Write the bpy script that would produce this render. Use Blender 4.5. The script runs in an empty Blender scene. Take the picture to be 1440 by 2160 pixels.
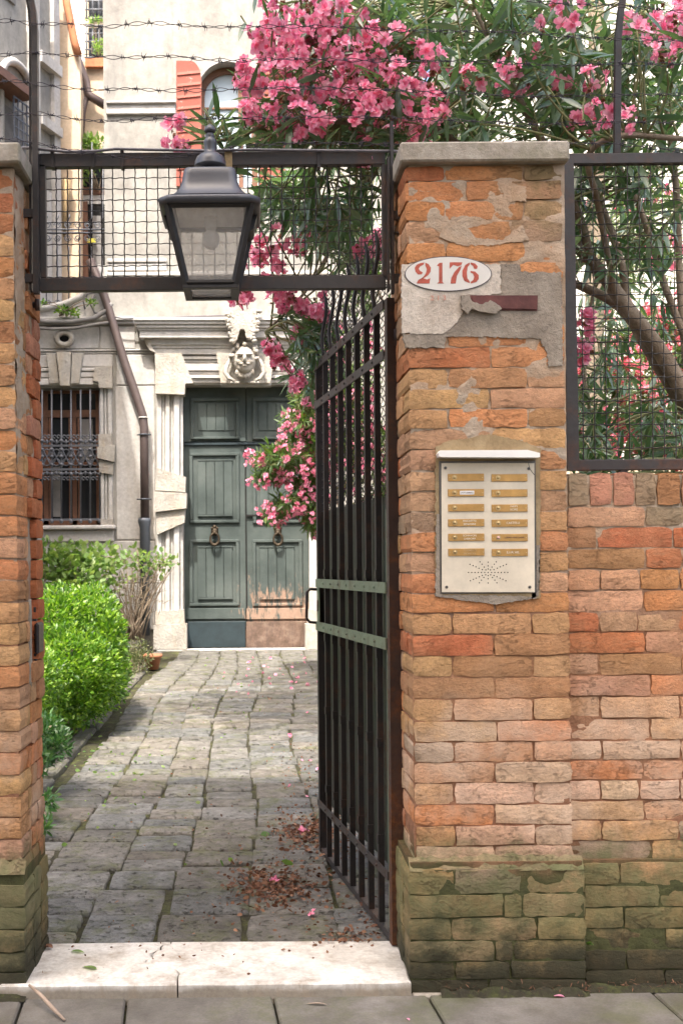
import bpy, math, random
import numpy as np
from mathutils import Vector, Matrix, noise
random.seed(7); RNG = np.random.default_rng(7)
R = math.radians
sc = bpy.context.scene

# ------------------------------------------------------------------ camera
EYE = 1.395; DCAM = 3.69; FPX = 2375.0; VX, VY = 530.0, 1195.0; ROLL = R(0.5)
cam_d = bpy.data.cameras.new('camera'); cam = bpy.data.objects.new('camera', cam_d)
sc.collection.objects.link(cam); sc.camera = cam
cam_d.sensor_fit = 'VERTICAL'; cam_d.sensor_width = 36.0; cam_d.sensor_height = 36.0
cam_d.lens = 36.0 * FPX / 2160.0
cam_d.shift_x = (720 - VX) / 2160.0; cam_d.shift_y = (VY - 1080) / 2160.0
cam_d.clip_start = 0.05; cam_d.clip_end = 400
cam.matrix_world = Matrix.Translation((0, -DCAM, EYE)) @ Matrix.Rotation(R(90), 4, 'X') @ Matrix.Rotation(-ROLL, 4, 'Z')
cam_d.dof.use_dof = True; cam_d.dof.focus_distance = 3.9; cam_d.dof.aperture_fstop = 10

# ------------------------------------------------------------------ world, sun, exposure
SUN_AZ, SUN_EL = 17.0, 60.0           # sun stands behind the photographer, a little to the left
w = bpy.data.worlds.new('World'); sc.world = w; w.use_nodes = True
wn = w.node_tree.nodes; bg = wn['Background']
sky = wn.new('ShaderNodeTexSky'); sky.sky_type = 'NISHITA'; sky.sun_disc = False
sky.sun_elevation = R(SUN_EL); sky.sun_rotation = R(180 + SUN_AZ); sky.air_density = 1.0; sky.dust_density = 7.0; sky.ozone_density = 0.6
w.node_tree.links.new(sky.outputs[0], bg.inputs[0]); bg.inputs[1].default_value = 0.15
sun_d = bpy.data.lights.new('sun', 'SUN'); sun_d.energy = 2.1; sun_d.angle = R(0.6); sun_d.color = (1.0, 0.95, 0.88)
sun = bpy.data.objects.new('sun', sun_d); sc.collection.objects.link(sun)
sdir = Vector((math.sin(R(SUN_AZ)) * math.cos(R(SUN_EL)), math.cos(R(SUN_AZ)) * math.cos(R(SUN_EL)), -math.sin(R(SUN_EL))))
sun.rotation_euler = sdir.to_track_quat('-Z', 'Y').to_euler(); sun.location = (-3, -10, 22)
sc.view_settings.view_transform = 'Standard'; sc.view_settings.look = 'None'
sc.view_settings.exposure = 2.05; sc.view_settings.gamma = 1; sc.view_settings.use_curve_mapping = False
sc.render.engine = 'CYCLES'
sc.cycles.use_denoising = True
sc.cycles.max_bounces = 8; sc.cycles.diffuse_bounces = 5; sc.cycles.transparent_max_bounces = 16
sc.cycles.caustics_reflective = False; sc.cycles.caustics_refractive = False

# ------------------------------------------------------------------ helpers
def P(px, py, Y):
    """point at depth Y that the photo shows at pixel (px, py)"""
    s = FPX / (DCAM + Y); x = px - VX; u = VY - py
    c, n = math.cos(ROLL), math.sin(ROLL)
    return Vector(((x * c + u * n) / s, Y, EYE + (-x * n + u * c) / s))
def SC(Y): return FPX / (DCAM + Y)
WL = {}                                   # world location of every object that parents something
def link(o): sc.collection.objects.link(o); return o
def tag(o, label=None, cat=None, group=None, kind=None):
    for k, v in (('label', label), ('category', cat), ('group', group), ('kind', kind)):
        if v: o[k] = v
    return o
def empty(name, loc, label=None, cat=None, group=None, kind=None):
    o = link(bpy.data.objects.new(name, None)); o.location = loc; o.empty_display_size = .1; WL[o.name] = Vector(loc)
    return tag(o, label, cat, group, kind)
def put(name, me, loc, parent=None, rot=None, scale=None, color=None):
    """an object with shared mesh data"""
    o = link(bpy.data.objects.new(name, me)); loc = Vector(loc); WL[o.name] = loc
    if parent is not None: o.parent = parent; o.location = loc - WL[parent.name]
    else: o.location = loc
    if rot is not None: o.rotation_euler = rot
    if scale is not None: o.scale = scale
    if color is not None: o.color = (*color, 1)
    return o

class MB:
    """collects world-space geometry that becomes one mesh object"""
    def __init__(s): s.v = []; s.f = []; s.sm = []; s.mi = []; s.m = 0
    def add(s, vs, fs, smooth=False):
        b = len(s.v); s.v += [tuple(v) for v in vs]
        for f in fs: s.f.append([b + i for i in f]); s.sm.append(smooth); s.mi.append(s.m)
        return s
    def box(s, a, b, bev=0.0):
        x0, y0, z0 = (min(a[i], b[i]) for i in range(3)); x1, y1, z1 = (max(a[i], b[i]) for i in range(3))
        e = min(bev, (x1-x0)*.45, (y1-y0)*.45, (z1-z0)*.45)
        if e <= 0:
            vs = [(x, y, z) for x in (x0, x1) for y in (y0, y1) for z in (z0, z1)]
            return s.add(vs, [(0,1,3,2),(4,6,7,5),(0,4,5,1),(2,3,7,6),(0,2,6,4),(1,5,7,3)])
        vs = []; I = {}
        for i, x in enumerate((x0, x1)):
            for j, y in enumerate((y0, y1)):
                for k, z in enumerate((z0, z1)):
                    sx, sy, sz = (e if i == 0 else -e), (e if j == 0 else -e), (e if k == 0 else -e)
                    for ax, p in enumerate(((x, y+sy, z+sz), (x+sx, y, z+sz), (x+sx, y+sy, z))):
                        I[i,j,k,ax] = len(vs); vs.append(p)
        fs = []
        for i in (0, 1): fs.append([I[i,0,0,0], I[i,1,0,0], I[i,1,1,0], I[i,0,1,0]])
        for j in (0, 1): fs.append([I[0,j,0,1], I[1,j,0,1], I[1,j,1,1], I[0,j,1,1]])
        for k in (0, 1): fs.append([I[0,0,k,2], I[1,0,k,2], I[1,1,k,2], I[0,1,k,2]])
        for a_ in (0, 1):
            for b_ in (0, 1):
                fs.append([I[0,a_,b_,1], I[1,a_,b_,1], I[1,a_,b_,2], I[0,a_,b_,2]])
                fs.append([I[a_,0,b_,0], I[a_,1,b_,0], I[a_,1,b_,2], I[a_,0,b_,2]])
                fs.append([I[a_,b_,0,0], I[a_,b_,1,0], I[a_,b_,1,1], I[a_,b_,0,1]])
        for i in (0, 1):
            for j in (0, 1):
                for k in (0, 1): fs.append([I[i,j,k,0], I[i,j,k,1], I[i,j,k,2]])
        return s.add(vs, fs)
    def tube(s, pts, r, n=6, closed=False, cap=True):
        pts = [Vector(p) for p in pts]; m = len(pts); rs = r if hasattr(r, '__len__') else [r] * m
        vs = []; up = None
        for i, p in enumerate(pts):
            if closed: t = pts[(i+1) % m] - pts[i-1]
            else: t = pts[min(i+1, m-1)] - pts[max(i-1, 0)]
            t = t.normalized() if t.length > 1e-9 else Vector((0, 0, 1))
            if up is None: up = Vector((0, 1, 0)) if abs(t.y) < .8 else Vector((1, 0, 0))
            a = t.cross(up); a = a.normalized() if a.length > 1e-6 else t.orthogonal().normalized()
            b = a.cross(t).normalized(); up = b
            for k in range(n):
                th = 2 * math.pi * k / n; vs.append(p + (a * math.cos(th) + b * math.sin(th)) * rs[i])
        fs = []
        for i in range(m if closed else m - 1):
            j = (i + 1) % m
            for k in range(n): fs.append((i*n+k, i*n+(k+1)%n, j*n+(k+1)%n, j*n+k))
        if cap and not closed: fs.append(list(range(n))[::-1]); fs.append([(m-1)*n+k for k in range(n)])
        return s.add(vs, fs, n > 4)
    def prism(s, xz, y0, y1, smooth=False):
        """outline in (x, z) from front y0 to back y1"""
        n = len(xz); vs = [(x, y0, z) for x, z in xz] + [(x, y1, z) for x, z in xz]
        fs = [list(range(n)), [n + k for k in range(n)][::-1]] + [(k, k+n, (k+1)%n+n, (k+1)%n) for k in range(n)]
        return s.add(vs, fs, smooth)
    def ppx(s, pts, Y0, Y1):
        """outline in photo pixels, standing at depth Y0"""
        q = [P(x, y, Y0) for x, y in pts]; return s.prism([(p.x, p.z) for p in q], Y0, Y1)
    def bpx(s, x0, y0, x1, y1, Y0, Y1, bev=0.0):
        a = P(x0, (y0+y1)/2, Y0).x; b = P(x1, (y0+y1)/2, Y0).x; c = P((x0+x1)/2, y0, Y0).z; d = P((x0+x1)/2, y1, Y0).z
        return s.box((a, Y0, d), (b, Y1, c), bev)
    def profile(s, prof, xa, xb, retL=0, retR=0):
        """moulding: prof = [(y, z)...] extruded along x, ends mitred by ret"""
        n = len(prof); y_ref = max(p[0] for p in prof)
        vs = [(xa - (y_ref - y) * retL, y, z) for y, z in prof] + [(xb + (y_ref - y) * retR, y, z) for y, z in prof]
        fs = [(k, k+1, k+1+n, k+n) for k in range(n-1)] + [list(range(n))[::-1], [n+k for k in range(n)]]
        return s.add(vs, fs)
    def lathe(s, prof, c, n=16, sx=1, sy=1, square=0.0):
        """profile [(radius, z)] about vertical axis through c; square>0 squares the section"""
        vs = []
        for r_, z in prof:
            for k in range(n):
                th = 2*math.pi*(k+.5)/n; cx, sy_ = math.cos(th), math.sin(th)
                if square > 0:
                    q = max(abs(cx), abs(sy_)); f = (1-square) + square / q
                    cx *= f; sy_ *= f
                vs.append((c[0] + r_*cx*sx, c[1] + r_*sy_*sy, c[2] + z))
        m = len(prof)
        fs = [(i*n+k, i*n+(k+1)%n, (i+1)*n+(k+1)%n, (i+1)*n+k) for i in range(m-1) for k in range(n)]
        fs += [list(range(n))[::-1], [(m-1)*n+k for k in range(n)]]
        return s.add(vs, fs, True)
    def ell(s, c, r, n=10, m=7, rot=None):
        vs = []; c = Vector(c)
        for i in range(1, m):
            ph = math.pi*i/m
            for k in range(n):
                th = 2*math.pi*k/n; v = Vector((r[0]*math.sin(ph)*math.cos(th), r[1]*math.sin(ph)*math.sin(th), r[2]*math.cos(ph)))
                if rot: v = rot @ v
                vs.append(c + v)
        t = Vector((0, 0, r[2])); b = Vector((0, 0, -r[2]))
        if rot: t = rot @ t; b = rot @ b
        vs += [c + t, c + b]; T = len(vs) - 2
        fs = [(i*n+k, (i+1)*n+k, (i+1)*n+(k+1)%n, i*n+(k+1)%n) for i in range(m-2) for k in range(n)]
        fs += [(T, k, (k+1)%n) for k in range(n)] + [(T+1, (m-2)*n+(k+1)%n, (m-2)*n+k) for k in range(n)]
        return s.add(vs, fs, True)
    def mesh(s, name, mats, origin):
        me = bpy.data.meshes.new(name); o = Vector(origin)
        me.from_pydata([(v[0]-o.x, v[1]-o.y, v[2]-o.z) for v in s.v], [], s.f)
        me.polygons.foreach_set('use_smooth', s.sm)
        for m in (mats if isinstance(mats, (list, tuple)) else [mats]): me.materials.append(m)
        me.polygons.foreach_set('material_index', s.mi)
        me.update(); return me
    def build(s, name, mats, parent=None, label=None, cat=None, group=None, kind=None, color=None):
        a = np.array([tuple(v) for v in s.v]); lo = a.min(0); hi = a.max(0)
        org = Vector(((lo[0]+hi[0])/2, (lo[1]+hi[1])/2, lo[2]))
        me = s.mesh(name, mats, org)
        import bmesh
        bm = bmesh.new(); bm.from_mesh(me); bmesh.ops.recalc_face_normals(bm, faces=bm.faces); bm.to_mesh(me); bm.free()
        return tag(put(name, me, org, parent, color=color), label, cat, group, kind)

def npmesh(name, V, F, mats, parent=None, smooth=True, **kw):
    """V (n,3), F (m,k) world-space arrays -> one object, fast"""
    V = np.asarray(V, np.float32); F = np.asarray(F, np.int32)
    lo = V.min(0); hi = V.max(0); org = np.array([(lo[0]+hi[0])/2, (lo[1]+hi[1])/2, lo[2]], np.float32)
    me = bpy.data.meshes.new(name); k = F.shape[1]
    me.vertices.add(len(V)); me.vertices.foreach_set('co', (V - org).ravel())
    me.loops.add(F.size); me.loops.foreach_set('vertex_index', F.ravel())
    me.polygons.add(len(F)); me.polygons.foreach_set('loop_start', np.arange(0, F.size, k, dtype=np.int32))
    me.polygons.foreach_set('use_smooth', np.full(len(F), smooth))
    me.update(calc_edges=True)
    for m in (mats if isinstance(mats, (list, tuple)) else [mats]): me.materials.append(m)
    return tag(put(name, me, Vector(org.tolist()), parent), **kw)

# ------------------------------------------------------------------ materials
class NT:
    def __init__(s, name):
        s.m = bpy.data.materials.new(name); s.m.use_nodes = True; s.t = s.m.node_tree; s.n = s.t.nodes; s.b = s.n['Principled BSDF']
        s.out = s.n['Material Output']; g = s.n.new('ShaderNodeNewGeometry'); s.geo = g; s.pos = g.outputs['Position']
    def L(s, a, b): s.t.links.new(a, b)
    def set(s, i, v):
        if hasattr(v, 'is_linked') or hasattr(v, 'links'): s.L(v, i)
        else: i.default_value = v if not (isinstance(v, tuple) and len(v) == 3 and i.type == 'RGBA') else (*v, 1)
    def mapp(s, scale=(1, 1, 1), vec=None):
        n = s.n.new('ShaderNodeMapping'); s.L(vec or s.pos, n.inputs[0]); n.inputs['Scale'].default_value = scale; return n.outputs[0]
    def noise(s, scale, detail=6, rough=.6, vec=None, st=None, dist=0):
        n = s.n.new('ShaderNodeTexNoise'); s.L(s.mapp(st, vec) if st else (vec or s.pos), n.inputs['Vector'])
        n.inputs['Scale'].default_value = scale; n.inputs['Detail'].default_value = detail; n.inputs['Roughness'].default_value = rough
        n.inputs['Distortion'].default_value = dist; return n.outputs['Fac']
    def voro(s, scale, vec=None, st=None, feat='F1', out='Distance'):
        n = s.n.new('ShaderNodeTexVoronoi'); n.feature = feat; s.L(s.mapp(st, vec) if st else (vec or s.pos), n.inputs['Vector'])
        n.inputs['Scale'].default_value = scale; return n.outputs[out]
    def ramp(s, fac, stops):
        n = s.n.new('ShaderNodeValToRGB'); s.L(fac, n.inputs[0]); e = n.color_ramp.elements
        while len(e) < len(stops): e.new(.5)
        for i, (p, c) in enumerate(stops):
            e[i].position = p; e[i].color = (c, c, c, 1) if not hasattr(c, '__len__') else (*c, 1)
        return n.outputs[0]
    def mix(s, f, a, b, mode='MIX'):
        n = s.n.new('ShaderNodeMix'); n.data_type = 'RGBA'; n.blend_type = mode
        s.set(n.inputs[0], f); s.set(n.inputs[6], a); s.set(n.inputs[7], b); return n.outputs[2]
    def math(s, op, a, b=0.0, clamp=False):
        n = s.n.new('ShaderNodeMath'); n.operation = op; n.use_clamp = clamp; s.set(n.inputs[0], a); s.set(n.inputs[1], b); return n.outputs[0]
    def z(s):
        n = s.n.new('ShaderNodeSeparateXYZ'); s.L(s.pos, n.inputs[0]); return n.outputs
    def smooth(s, v, a, b):
        n = s.n.new('ShaderNodeMapRange'); n.interpolation_type = 'SMOOTHSTEP'; s.set(n.inputs[0], v)
        n.inputs[1].default_value = a; n.inputs[2].default_value = b; return n.outputs[0]
    def bump(s, h, strength=.5, dist=.01, nrm=None):
        n = s.n.new('ShaderNodeBump'); s.L(h, n.inputs['Height']); n.inputs['Strength'].default_value = strength
        n.inputs['Distance'].default_value = dist
        if nrm: s.L(nrm, n.inputs['Normal'])
        return n.outputs[0]
    def objcol(s): return s.n.new('ShaderNodeObjectInfo').outputs['Color']
    def orand(s): return s.n.new('ShaderNodeObjectInfo').outputs['Random']
    def done(s, col, rough=.8, nrm=None, metal=0.0, spec=.3):
        s.set(s.b.inputs['Base Color'], col); s.set(s.b.inputs['Roughness'], rough)
        if nrm: s.L(nrm, s.b.inputs['Normal'])
        s.b.inputs['Metallic'].default_value = metal; s.b.inputs['Specular IOR Level'].default_value = spec
        return s.m
def lerp(a, b, t): return tuple(a[i]*(1-t)+b[i]*t for i in range(3))

def brick_mat():
    t = NT('weathered_brick'); z = t.z()[2]; x = t.z()[0]
    base = t.mix(1.0, t.objcol(), (.93, .92, .88), 'MULTIPLY')
    va = t.n.new('ShaderNodeVectorMath'); va.operation = 'ADD'; t.L(t.pos, va.inputs[0]); cb = t.n.new('ShaderNodeCombineXYZ')
    for k_, m_ in enumerate((37.0, 53.0, 19.0)): t.L(t.math('MULTIPLY', t.orand(), m_), cb.inputs[k_])
    t.L(cb.outputs[0], va.inputs[1]); vb = va.outputs[0]
    n1 = t.noise(14, 8, .65, vb); base = t.mix(1.0, base, t.ramp(n1, [(.25, (.62, .60, .58)), (.5, (1, 1, 1)), (.75, (1.28, 1.25, 1.2))]), 'MULTIPLY')
    ns = t.noise(9, 6, .7, st=(1.2, 1.2, 7)); base = t.mix(t.ramp(ns, [(.55, 0), (.75, .45)]), base, (.44, .29, .17))
    nf = t.noise(75, 6, .75, vb, st=(1, 1, 1.35)); base = t.mix(1.0, base, t.ramp(nf, [(.32, .58), (.47, .95), (.7, 1.18)]), 'MULTIPLY')
    # brick dust and old wash that runs over bricks and joints alike
    base = t.mix(t.math('MULTIPLY', t.ramp(t.noise(2.6, 6, .65), [(.42, 0), (.64, .42)]), t.smooth(z, .5, 1.0)), base, t.mix(t.noise(11, 6), (.44, .215, .10), (.56, .36, .205)))
    # lime bloom, low on the wall
    nb = t.noise(3.2, 5, .6); band = t.math('MULTIPLY', t.smooth(z, .36, .6), t.smooth(z, 1.12, .78))
    bloom = t.math('MULTIPLY', band, t.ramp(nb, [(.44, 0), (.64, .72)]))
    base = t.mix(bloom, base, (.62, .46, .335))
    # grime spots
    nd = t.noise(5.5, 7, .75, dist=.4); base = t.mix(t.ramp(nd, [(.66, 0), (.78, .55)]), base, (.20, .14, .09))
    # moss and algae
    na = t.noise(4.5, 7, .7); zl = t.math('ADD', z, t.math('MULTIPLY', t.math('SUBTRACT', na, .5), .5))
    al = t.smooth(zl, .53, .37)
    base = t.mix(t.math('MULTIPLY', al, t.ramp(t.noise(9, 6, .7), [(.3, 1.0), (.68, .62)])), base, t.mix(t.noise(15, 6), (.07, .082, .033), (.22, .215, .105)))
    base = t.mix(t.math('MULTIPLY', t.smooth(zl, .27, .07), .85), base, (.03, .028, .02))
    ntop = t.math('ADD', z, t.math('MULTIPLY', t.math('SUBTRACT', t.noise(3.4, 5, .7), .5), .9))
    base = t.mix(t.math('MULTIPLY', t.math('MULTIPLY', t.smooth(ntop, 2.42, 2.7), t.smooth(x, .72, .98)), .85), base, (.17, .13, .06))
    h = t.math('ADD', t.math('MULTIPLY', t.noise(64, 8, .75, vb, st=(1, 1, 1.4)), .75), t.math('MULTIPLY', t.noise(17, 5, .6, vb, st=(.9, .9, 1.9), dist=.8), .45))
    pit = t.ramp(t.voro(75), [(.0, 0), (.16, 1)])
    h = t.math('ADD', h, t.math('MULTIPLY', pit, .12))
    crk = t.ramp(t.noise(8, 7, .7, vb, st=(1, 1, 2.2), dist=.5), [(.488, 1), (.5, 0), (.512, 1)]); crk = t.mix(t.ramp(t.noise(5, 3), [(.48, 1), (.6, 0)]), crk, (1, 1, 1))
    base = t.mix(t.math('MULTIPLY', t.math('SUBTRACT', 1, crk), .28), base, (.16, .095, .055))
    h = t.math('ADD', h, t.math('MULTIPLY', crk, .3))
    return t.done(base, .92, t.bump(h, 1.0, .010), spec=.15)
def mortar_mat():
    t = NT('lime_mortar'); z = t.z()[2]
    n = t.noise(6, 6, .7); up = t.smooth(t.math('ADD', z, t.math('MULTIPLY', n, .5)), 1.35, 1.75)
    c = t.mix(up, t.ramp(t.noise(24, 6, .7), [(.3, (.20, .10, .06)), (.6, (.34, .17, .10)), (.8, (.36, .25, .17))]), t.ramp(t.noise(13, 6, .7), [(.3, (.33, .26, .19)), (.55, (.45, .37, .285)), (.8, (.55, .47, .37))]))
    c = t.mix(t.math('MULTIPLY', t.ramp(t.noise(2.6, 6, .65), [(.40, 0), (.62, .5)]), t.smooth(z, .5, 1.0)), c, t.mix(t.noise(11, 6), (.44, .215, .10), (.56, .36, .205)))
    al = t.smooth(t.math('ADD', z, t.math('MULTIPLY', t.noise(4), .35)), .70, .52)
    c = t.mix(al, c, t.mix(t.noise(25), (.035, .032, .02), (.12, .125, .05)))
    h = t.math('ADD', t.noise(70, 7, .75), t.math('MULTIPLY', t.noise(18, 5), .8))
    return t.done(c, .95, t.bump(h, .9, .010), spec=.1)
def stone_mat(name, c0, c1, c2, sc_=4, fine=60, bump=.6, dist=.006, rough=.85, streak=True, moss=0.0, stain=(.2, .18, .14), amt=.5, objc=False, pits=0):
    t = NT(name)
    c = t.ramp(t.noise(sc_, 8, .65), [(.3, c0), (.5, c1), (.72, c2)])
    if objc: c = t.mix(1.0, c, t.objcol(), 'MULTIPLY')
    if name == 'white_istrian_stone':
        zz = t.math('ADD', t.z()[2], t.math('MULTIPLY', t.math('SUBTRACT', t.noise(9, 5), .5), .05)); c = t.mix(t.math('MULTIPLY', t.smooth(zz, .046, .018), .8), c, (.20, .16, .11))
    c = t.mix(1.0, c, t.ramp(t.noise(fine, 5, .7), [(.3, .8), (.6, 1.02), (.8, 1.12)]), 'MULTIPLY')
    if streak: c = t.mix(t.math('MULTIPLY', t.ramp(t.noise(sc_*.8, 7, .72, st=(2.2, 2.2, .5)), [(.48, 0), (.72, 1)]), amt), c, stain)
    if moss: c = t.mix(t.math('MULTIPLY', t.ramp(t.noise(sc_*.7, 8, .75), [(.50, 0), (.64, 1)]), moss), c, t.mix(t.noise(40), (.05, .06, .02), (.16, .17, .05)))
    h = t.math('ADD', t.noise(fine, 7, .75), t.math('MULTIPLY', t.noise(fine*.22, 5, .6), .8))
    if pits:
        pm = t.ramp(t.noise(pits, 5, .7, st=(1, 1.3, 1)), [(.33, 0), (.43, 1)]); c = t.mix(1.0, c, t.mix(pm, (.66, .64, .60), (1, 1, 1)), 'MULTIPLY'); h = t.math('ADD', h, t.math('MULTIPLY', pm, .8))
    return t.done(c, rough, t.bump(h, bump, dist), spec=.25)
def simple(name, col, rough=.5, metal=0.0, var=.15, sc_=20, bump=.0, spec=.4):
    t = NT(name); c = t.mix(1.0, t.ramp(t.noise(sc_, 5, .7), [(.3, 1-var), (.7, 1+var)]), col, 'MULTIPLY')
    return t.done(c, rough, t.bump(t.noise(sc_*4, 5), bump, .003) if bump else None, metal, spec)
def iron_mat(name, base=(.018, .016, .016), rust=.3, low=None, rough=.45):
    t = NT(name); n = t.noise(9, 8, .75); z = t.z()[2]
    m = t.ramp(n, [(.5, 0), (.66, 1)]); m = t.math('MULTIPLY', m, rust)
    if low: m = t.math('ADD', m, t.math('MULTIPLY', t.smooth(t.math('ADD', z, t.math('MULTIPLY', t.noise(5, 5), .8)), low+.5, low-.1), t.ramp(t.noise(16, 6, .7), [(.35, .3), (.6, 1)])), True)
    c = t.mix(m, t.mix(t.noise(40, 4), base, tuple(v*1.9 for v in base)), t.ramp(t.noise(45, 5, .7), [(.3, (.045, .02, .012)), (.6, (.14, .055, .022)), (.8, (.24, .11, .04))]))
    r = t.math('ADD', t.math('MULTIPLY', m, .4), rough)
    return t.done(c, r, t.bump(t.noise(120, 6, .7), .35, .002), 0.0, .3)
M = {}
M['brick'] = brick_mat(); M['mortar'] = mortar_mat()
M['cap'] = stone_mat('weathered_cap_stone', (.25, .21, .16), (.37, .32, .26), (.47, .42, .35), 7, 80, .7, .006, moss=.35)
M['paving'] = stone_mat('trachyte_paving', (.108, .102, .09), (.168, .16, .143), (.255, .243, .22), 9, 42, 1.0, .014, streak=False, moss=.6, objc=True, pits=30)
M['street'] = stone_mat('street_slab_stone', (.10, .09, .075), (.165, .15, .128), (.245, .225, .195), 3.5, 110, .6, .004, streak=True, stain=(.10, .085, .06), amt=.6, moss=.4)
ISTRIA_DIRT = True
M['istria'] = stone_mat('white_istrian_stone', (.50, .455, .39), (.67, .63, .56), (.77, .74, .68), 5, 70, .5, .004, streak=True, stain=(.30, .235, .165), amt=.95)
M['soil'] = stone_mat('mossy_joint_soil', (.025, .022, .014), (.05, .044, .026), (.055, .065, .02), 11, 60, .9, .015, streak=False, moss=.9)
M['earth'] = stone_mat('garden_earth', (.04, .03, .02), (.07, .055, .035), (.10, .08, .05), 6, 40, .9, .02, streak=False, moss=.6)
M['iron'] = iron_mat('black_painted_iron', rust=.35)
M['iron_rust'] = iron_mat('rusty_hinge_stile_iron', rust=.8, low=.75, base=(.03, .02, .018))
M['iron_green'] = iron_mat('worn_green_painted_iron', base=(.10, .125, .085), rust=.55)
M['iron_grey'] = iron_mat('worn_grey_iron', base=(.028, .025, .024), rust=.5)
# ------------------------------------------------------------------ ground
ground = empty('garden_ground', (0, 6, 0), 'bare mossy earth of the garden around the paved path', None, kind='structure')
def path_z(Y): return .035 + .19 * max(0, Y - .4) / 11.9
def sheet(x0, x1, y0, y1, nx, ny, zf, name, mat, **kw):
    xs = np.linspace(x0, x1, nx); ys = np.linspace(y0, y1, ny); X, Yg = np.meshgrid(xs, ys)
    Z = np.vectorize(zf)(X, Yg); V = np.stack([X.ravel(), Yg.ravel(), Z.ravel()], 1); i = np.arange((nx-1)*(ny-1)); a = i // (nx-1) * nx + i % (nx-1)
    return npmesh(name, V, np.stack([a, a+1, a+nx+1, a+nx], 1), mat, **kw)
def nz(x, y, s, seed=0): return noise.noise(Vector((x*s, y*s, seed)))
sheet(-40, 40, .45, 120, 90, 130, lambda x, y: path_z(min(y, 12.3)) - .028 + (.035*nz(x, y, 1.3) if abs(x) > 1.3 else .006*nz(x, y, 5)) + (.06 if (x < -1.5 and y < 12) else 0), 'earth', M['earth'], parent=ground, kind='stuff')
sheet(-1.24, 2.3, .38, 12.4, 150, 420, lambda x, y: path_z(y) - .014 + .010*nz(x, y, 4) + .006*nz(x, y, 17, 3), 'joint_moss', M['soil'], parent=ground, kind='stuff')

# street
street = empty('street_pavement', (0, -.6, 0), 'grey stone slabs of the alley in front of the gate', None, kind='structure')
MB().box((-40, -7, -.3), (40, .02, -.022)).build('bedding', M['soil'], street)
xs_cut = [-3.9, -3.0, -2.1, -1.5, -.71, -.375, .098, .60, 1.33, 2.05, 2.9, 3.8]
for row, (ya, yb) in enumerate(((-.62, -.012), (-1.35, -.64), (-2.1, -1.36), (-2.9, -2.11), (-3.7, -2.91), (-4.5, -3.71))):
    for i in range(len(xs_cut)-1):
        xa, xb = xs_cut[i] + .23*(row % 3), xs_cut[i+1] + .23*(row % 3)
        b = MB().box((xa+.004, ya, -.16), (xb-.004, yb, 0.0), .006)
        k = (-.07 if row == 0 else 0)                                    # joints of the front row run slightly aslant
        b.v = [(v[0] + k*(ya-v[1])*-1.0 if row == 0 else v[0], v[1], v[2] + .0025*math.sin(i*3.1+row) + (v[0]-xa)*.002) for v in b.v]
        b.build('paving_slab', M['street'], street)
# white threshold in two pieces, cracked apart
crack = [(-.30, .37), (-.305, .345), (-.335, .33), (-.33, .29), (-.352, .27), (-.36, .24), (-.352, .215), (-.372, .19), (-.375, .17), (-.33, .14), (-.29, .115), (-.262, .09), (-.25, .06), (-.255, .03), (-.25, -.045)]
th = empty('threshold', (-.1, .16, 0), 'worn white stone doorstep cracked across its left half under the gate', 'doorstep')
def slab_poly(pts, z0, z1, bev=.008):
    b = MB(); n = len(pts); c = Vector((sum(p[0] for p in pts)/n, sum(p[1] for p in pts)/n, 0)); ins = []
    for i in range(n):
        p = Vector((*pts[i], 0)); a = Vector((*pts[i-1], 0)); d = Vector((*pts[(i+1) % n], 0)); t = (d - a).normalized(); nn = Vector((t.y, -t.x, 0))
        if nn.dot(c - p) < 0: nn = -nn
        ins.append(p + nn*bev)
    vs = [(p[0], p[1], z0) for p in pts] + [(p[0], p[1], z1-bev*.7) for p in pts] + [(p.x, p.y, z1) for p in ins]
    fs = [(i, (i+1) % n, n+(i+1) % n, n+i) for i in range(n)] + [(n+i, n+(i+1) % n, 2*n+(i+1) % n, 2*n+i) for i in range(n)] + [list(range(2*n, 3*n))]
    return b.add(vs, fs)
def frontedge(xa, xb, n=14): return [(xa + (xb-xa)*i/n, -.045 + .006*nz(xa+(xb-xa)*i/n, 0, 7)) for i in range(1, n)]
slab_poly([(-.80, .36), (-.83, -.04)] + frontedge(-.83, -.252) + [(x-.0022, y) for x, y in crack[::-1]], -.05, .046).build('stone_piece', M['istria'], th)
slab_poly([(x+.0022, y) for x, y in crack] + frontedge(-.248, .505) + [(.505, -.045), (.52, .36)], -.05, .046).build('stone_piece', M['istria'], th)
MB().box((.506, -.047, -.05), (.66, .10, .004), .008).build('stone_end', M['cap'], th, label='dark mossy end of the doorstep under the pillar foot')
MB().box((-1.45, -.047, -.05), (-.831, .10, .004), .008).build('stone_end', M['cap'], th, label='dark mossy end of the doorstep under the pillar foot')

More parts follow.
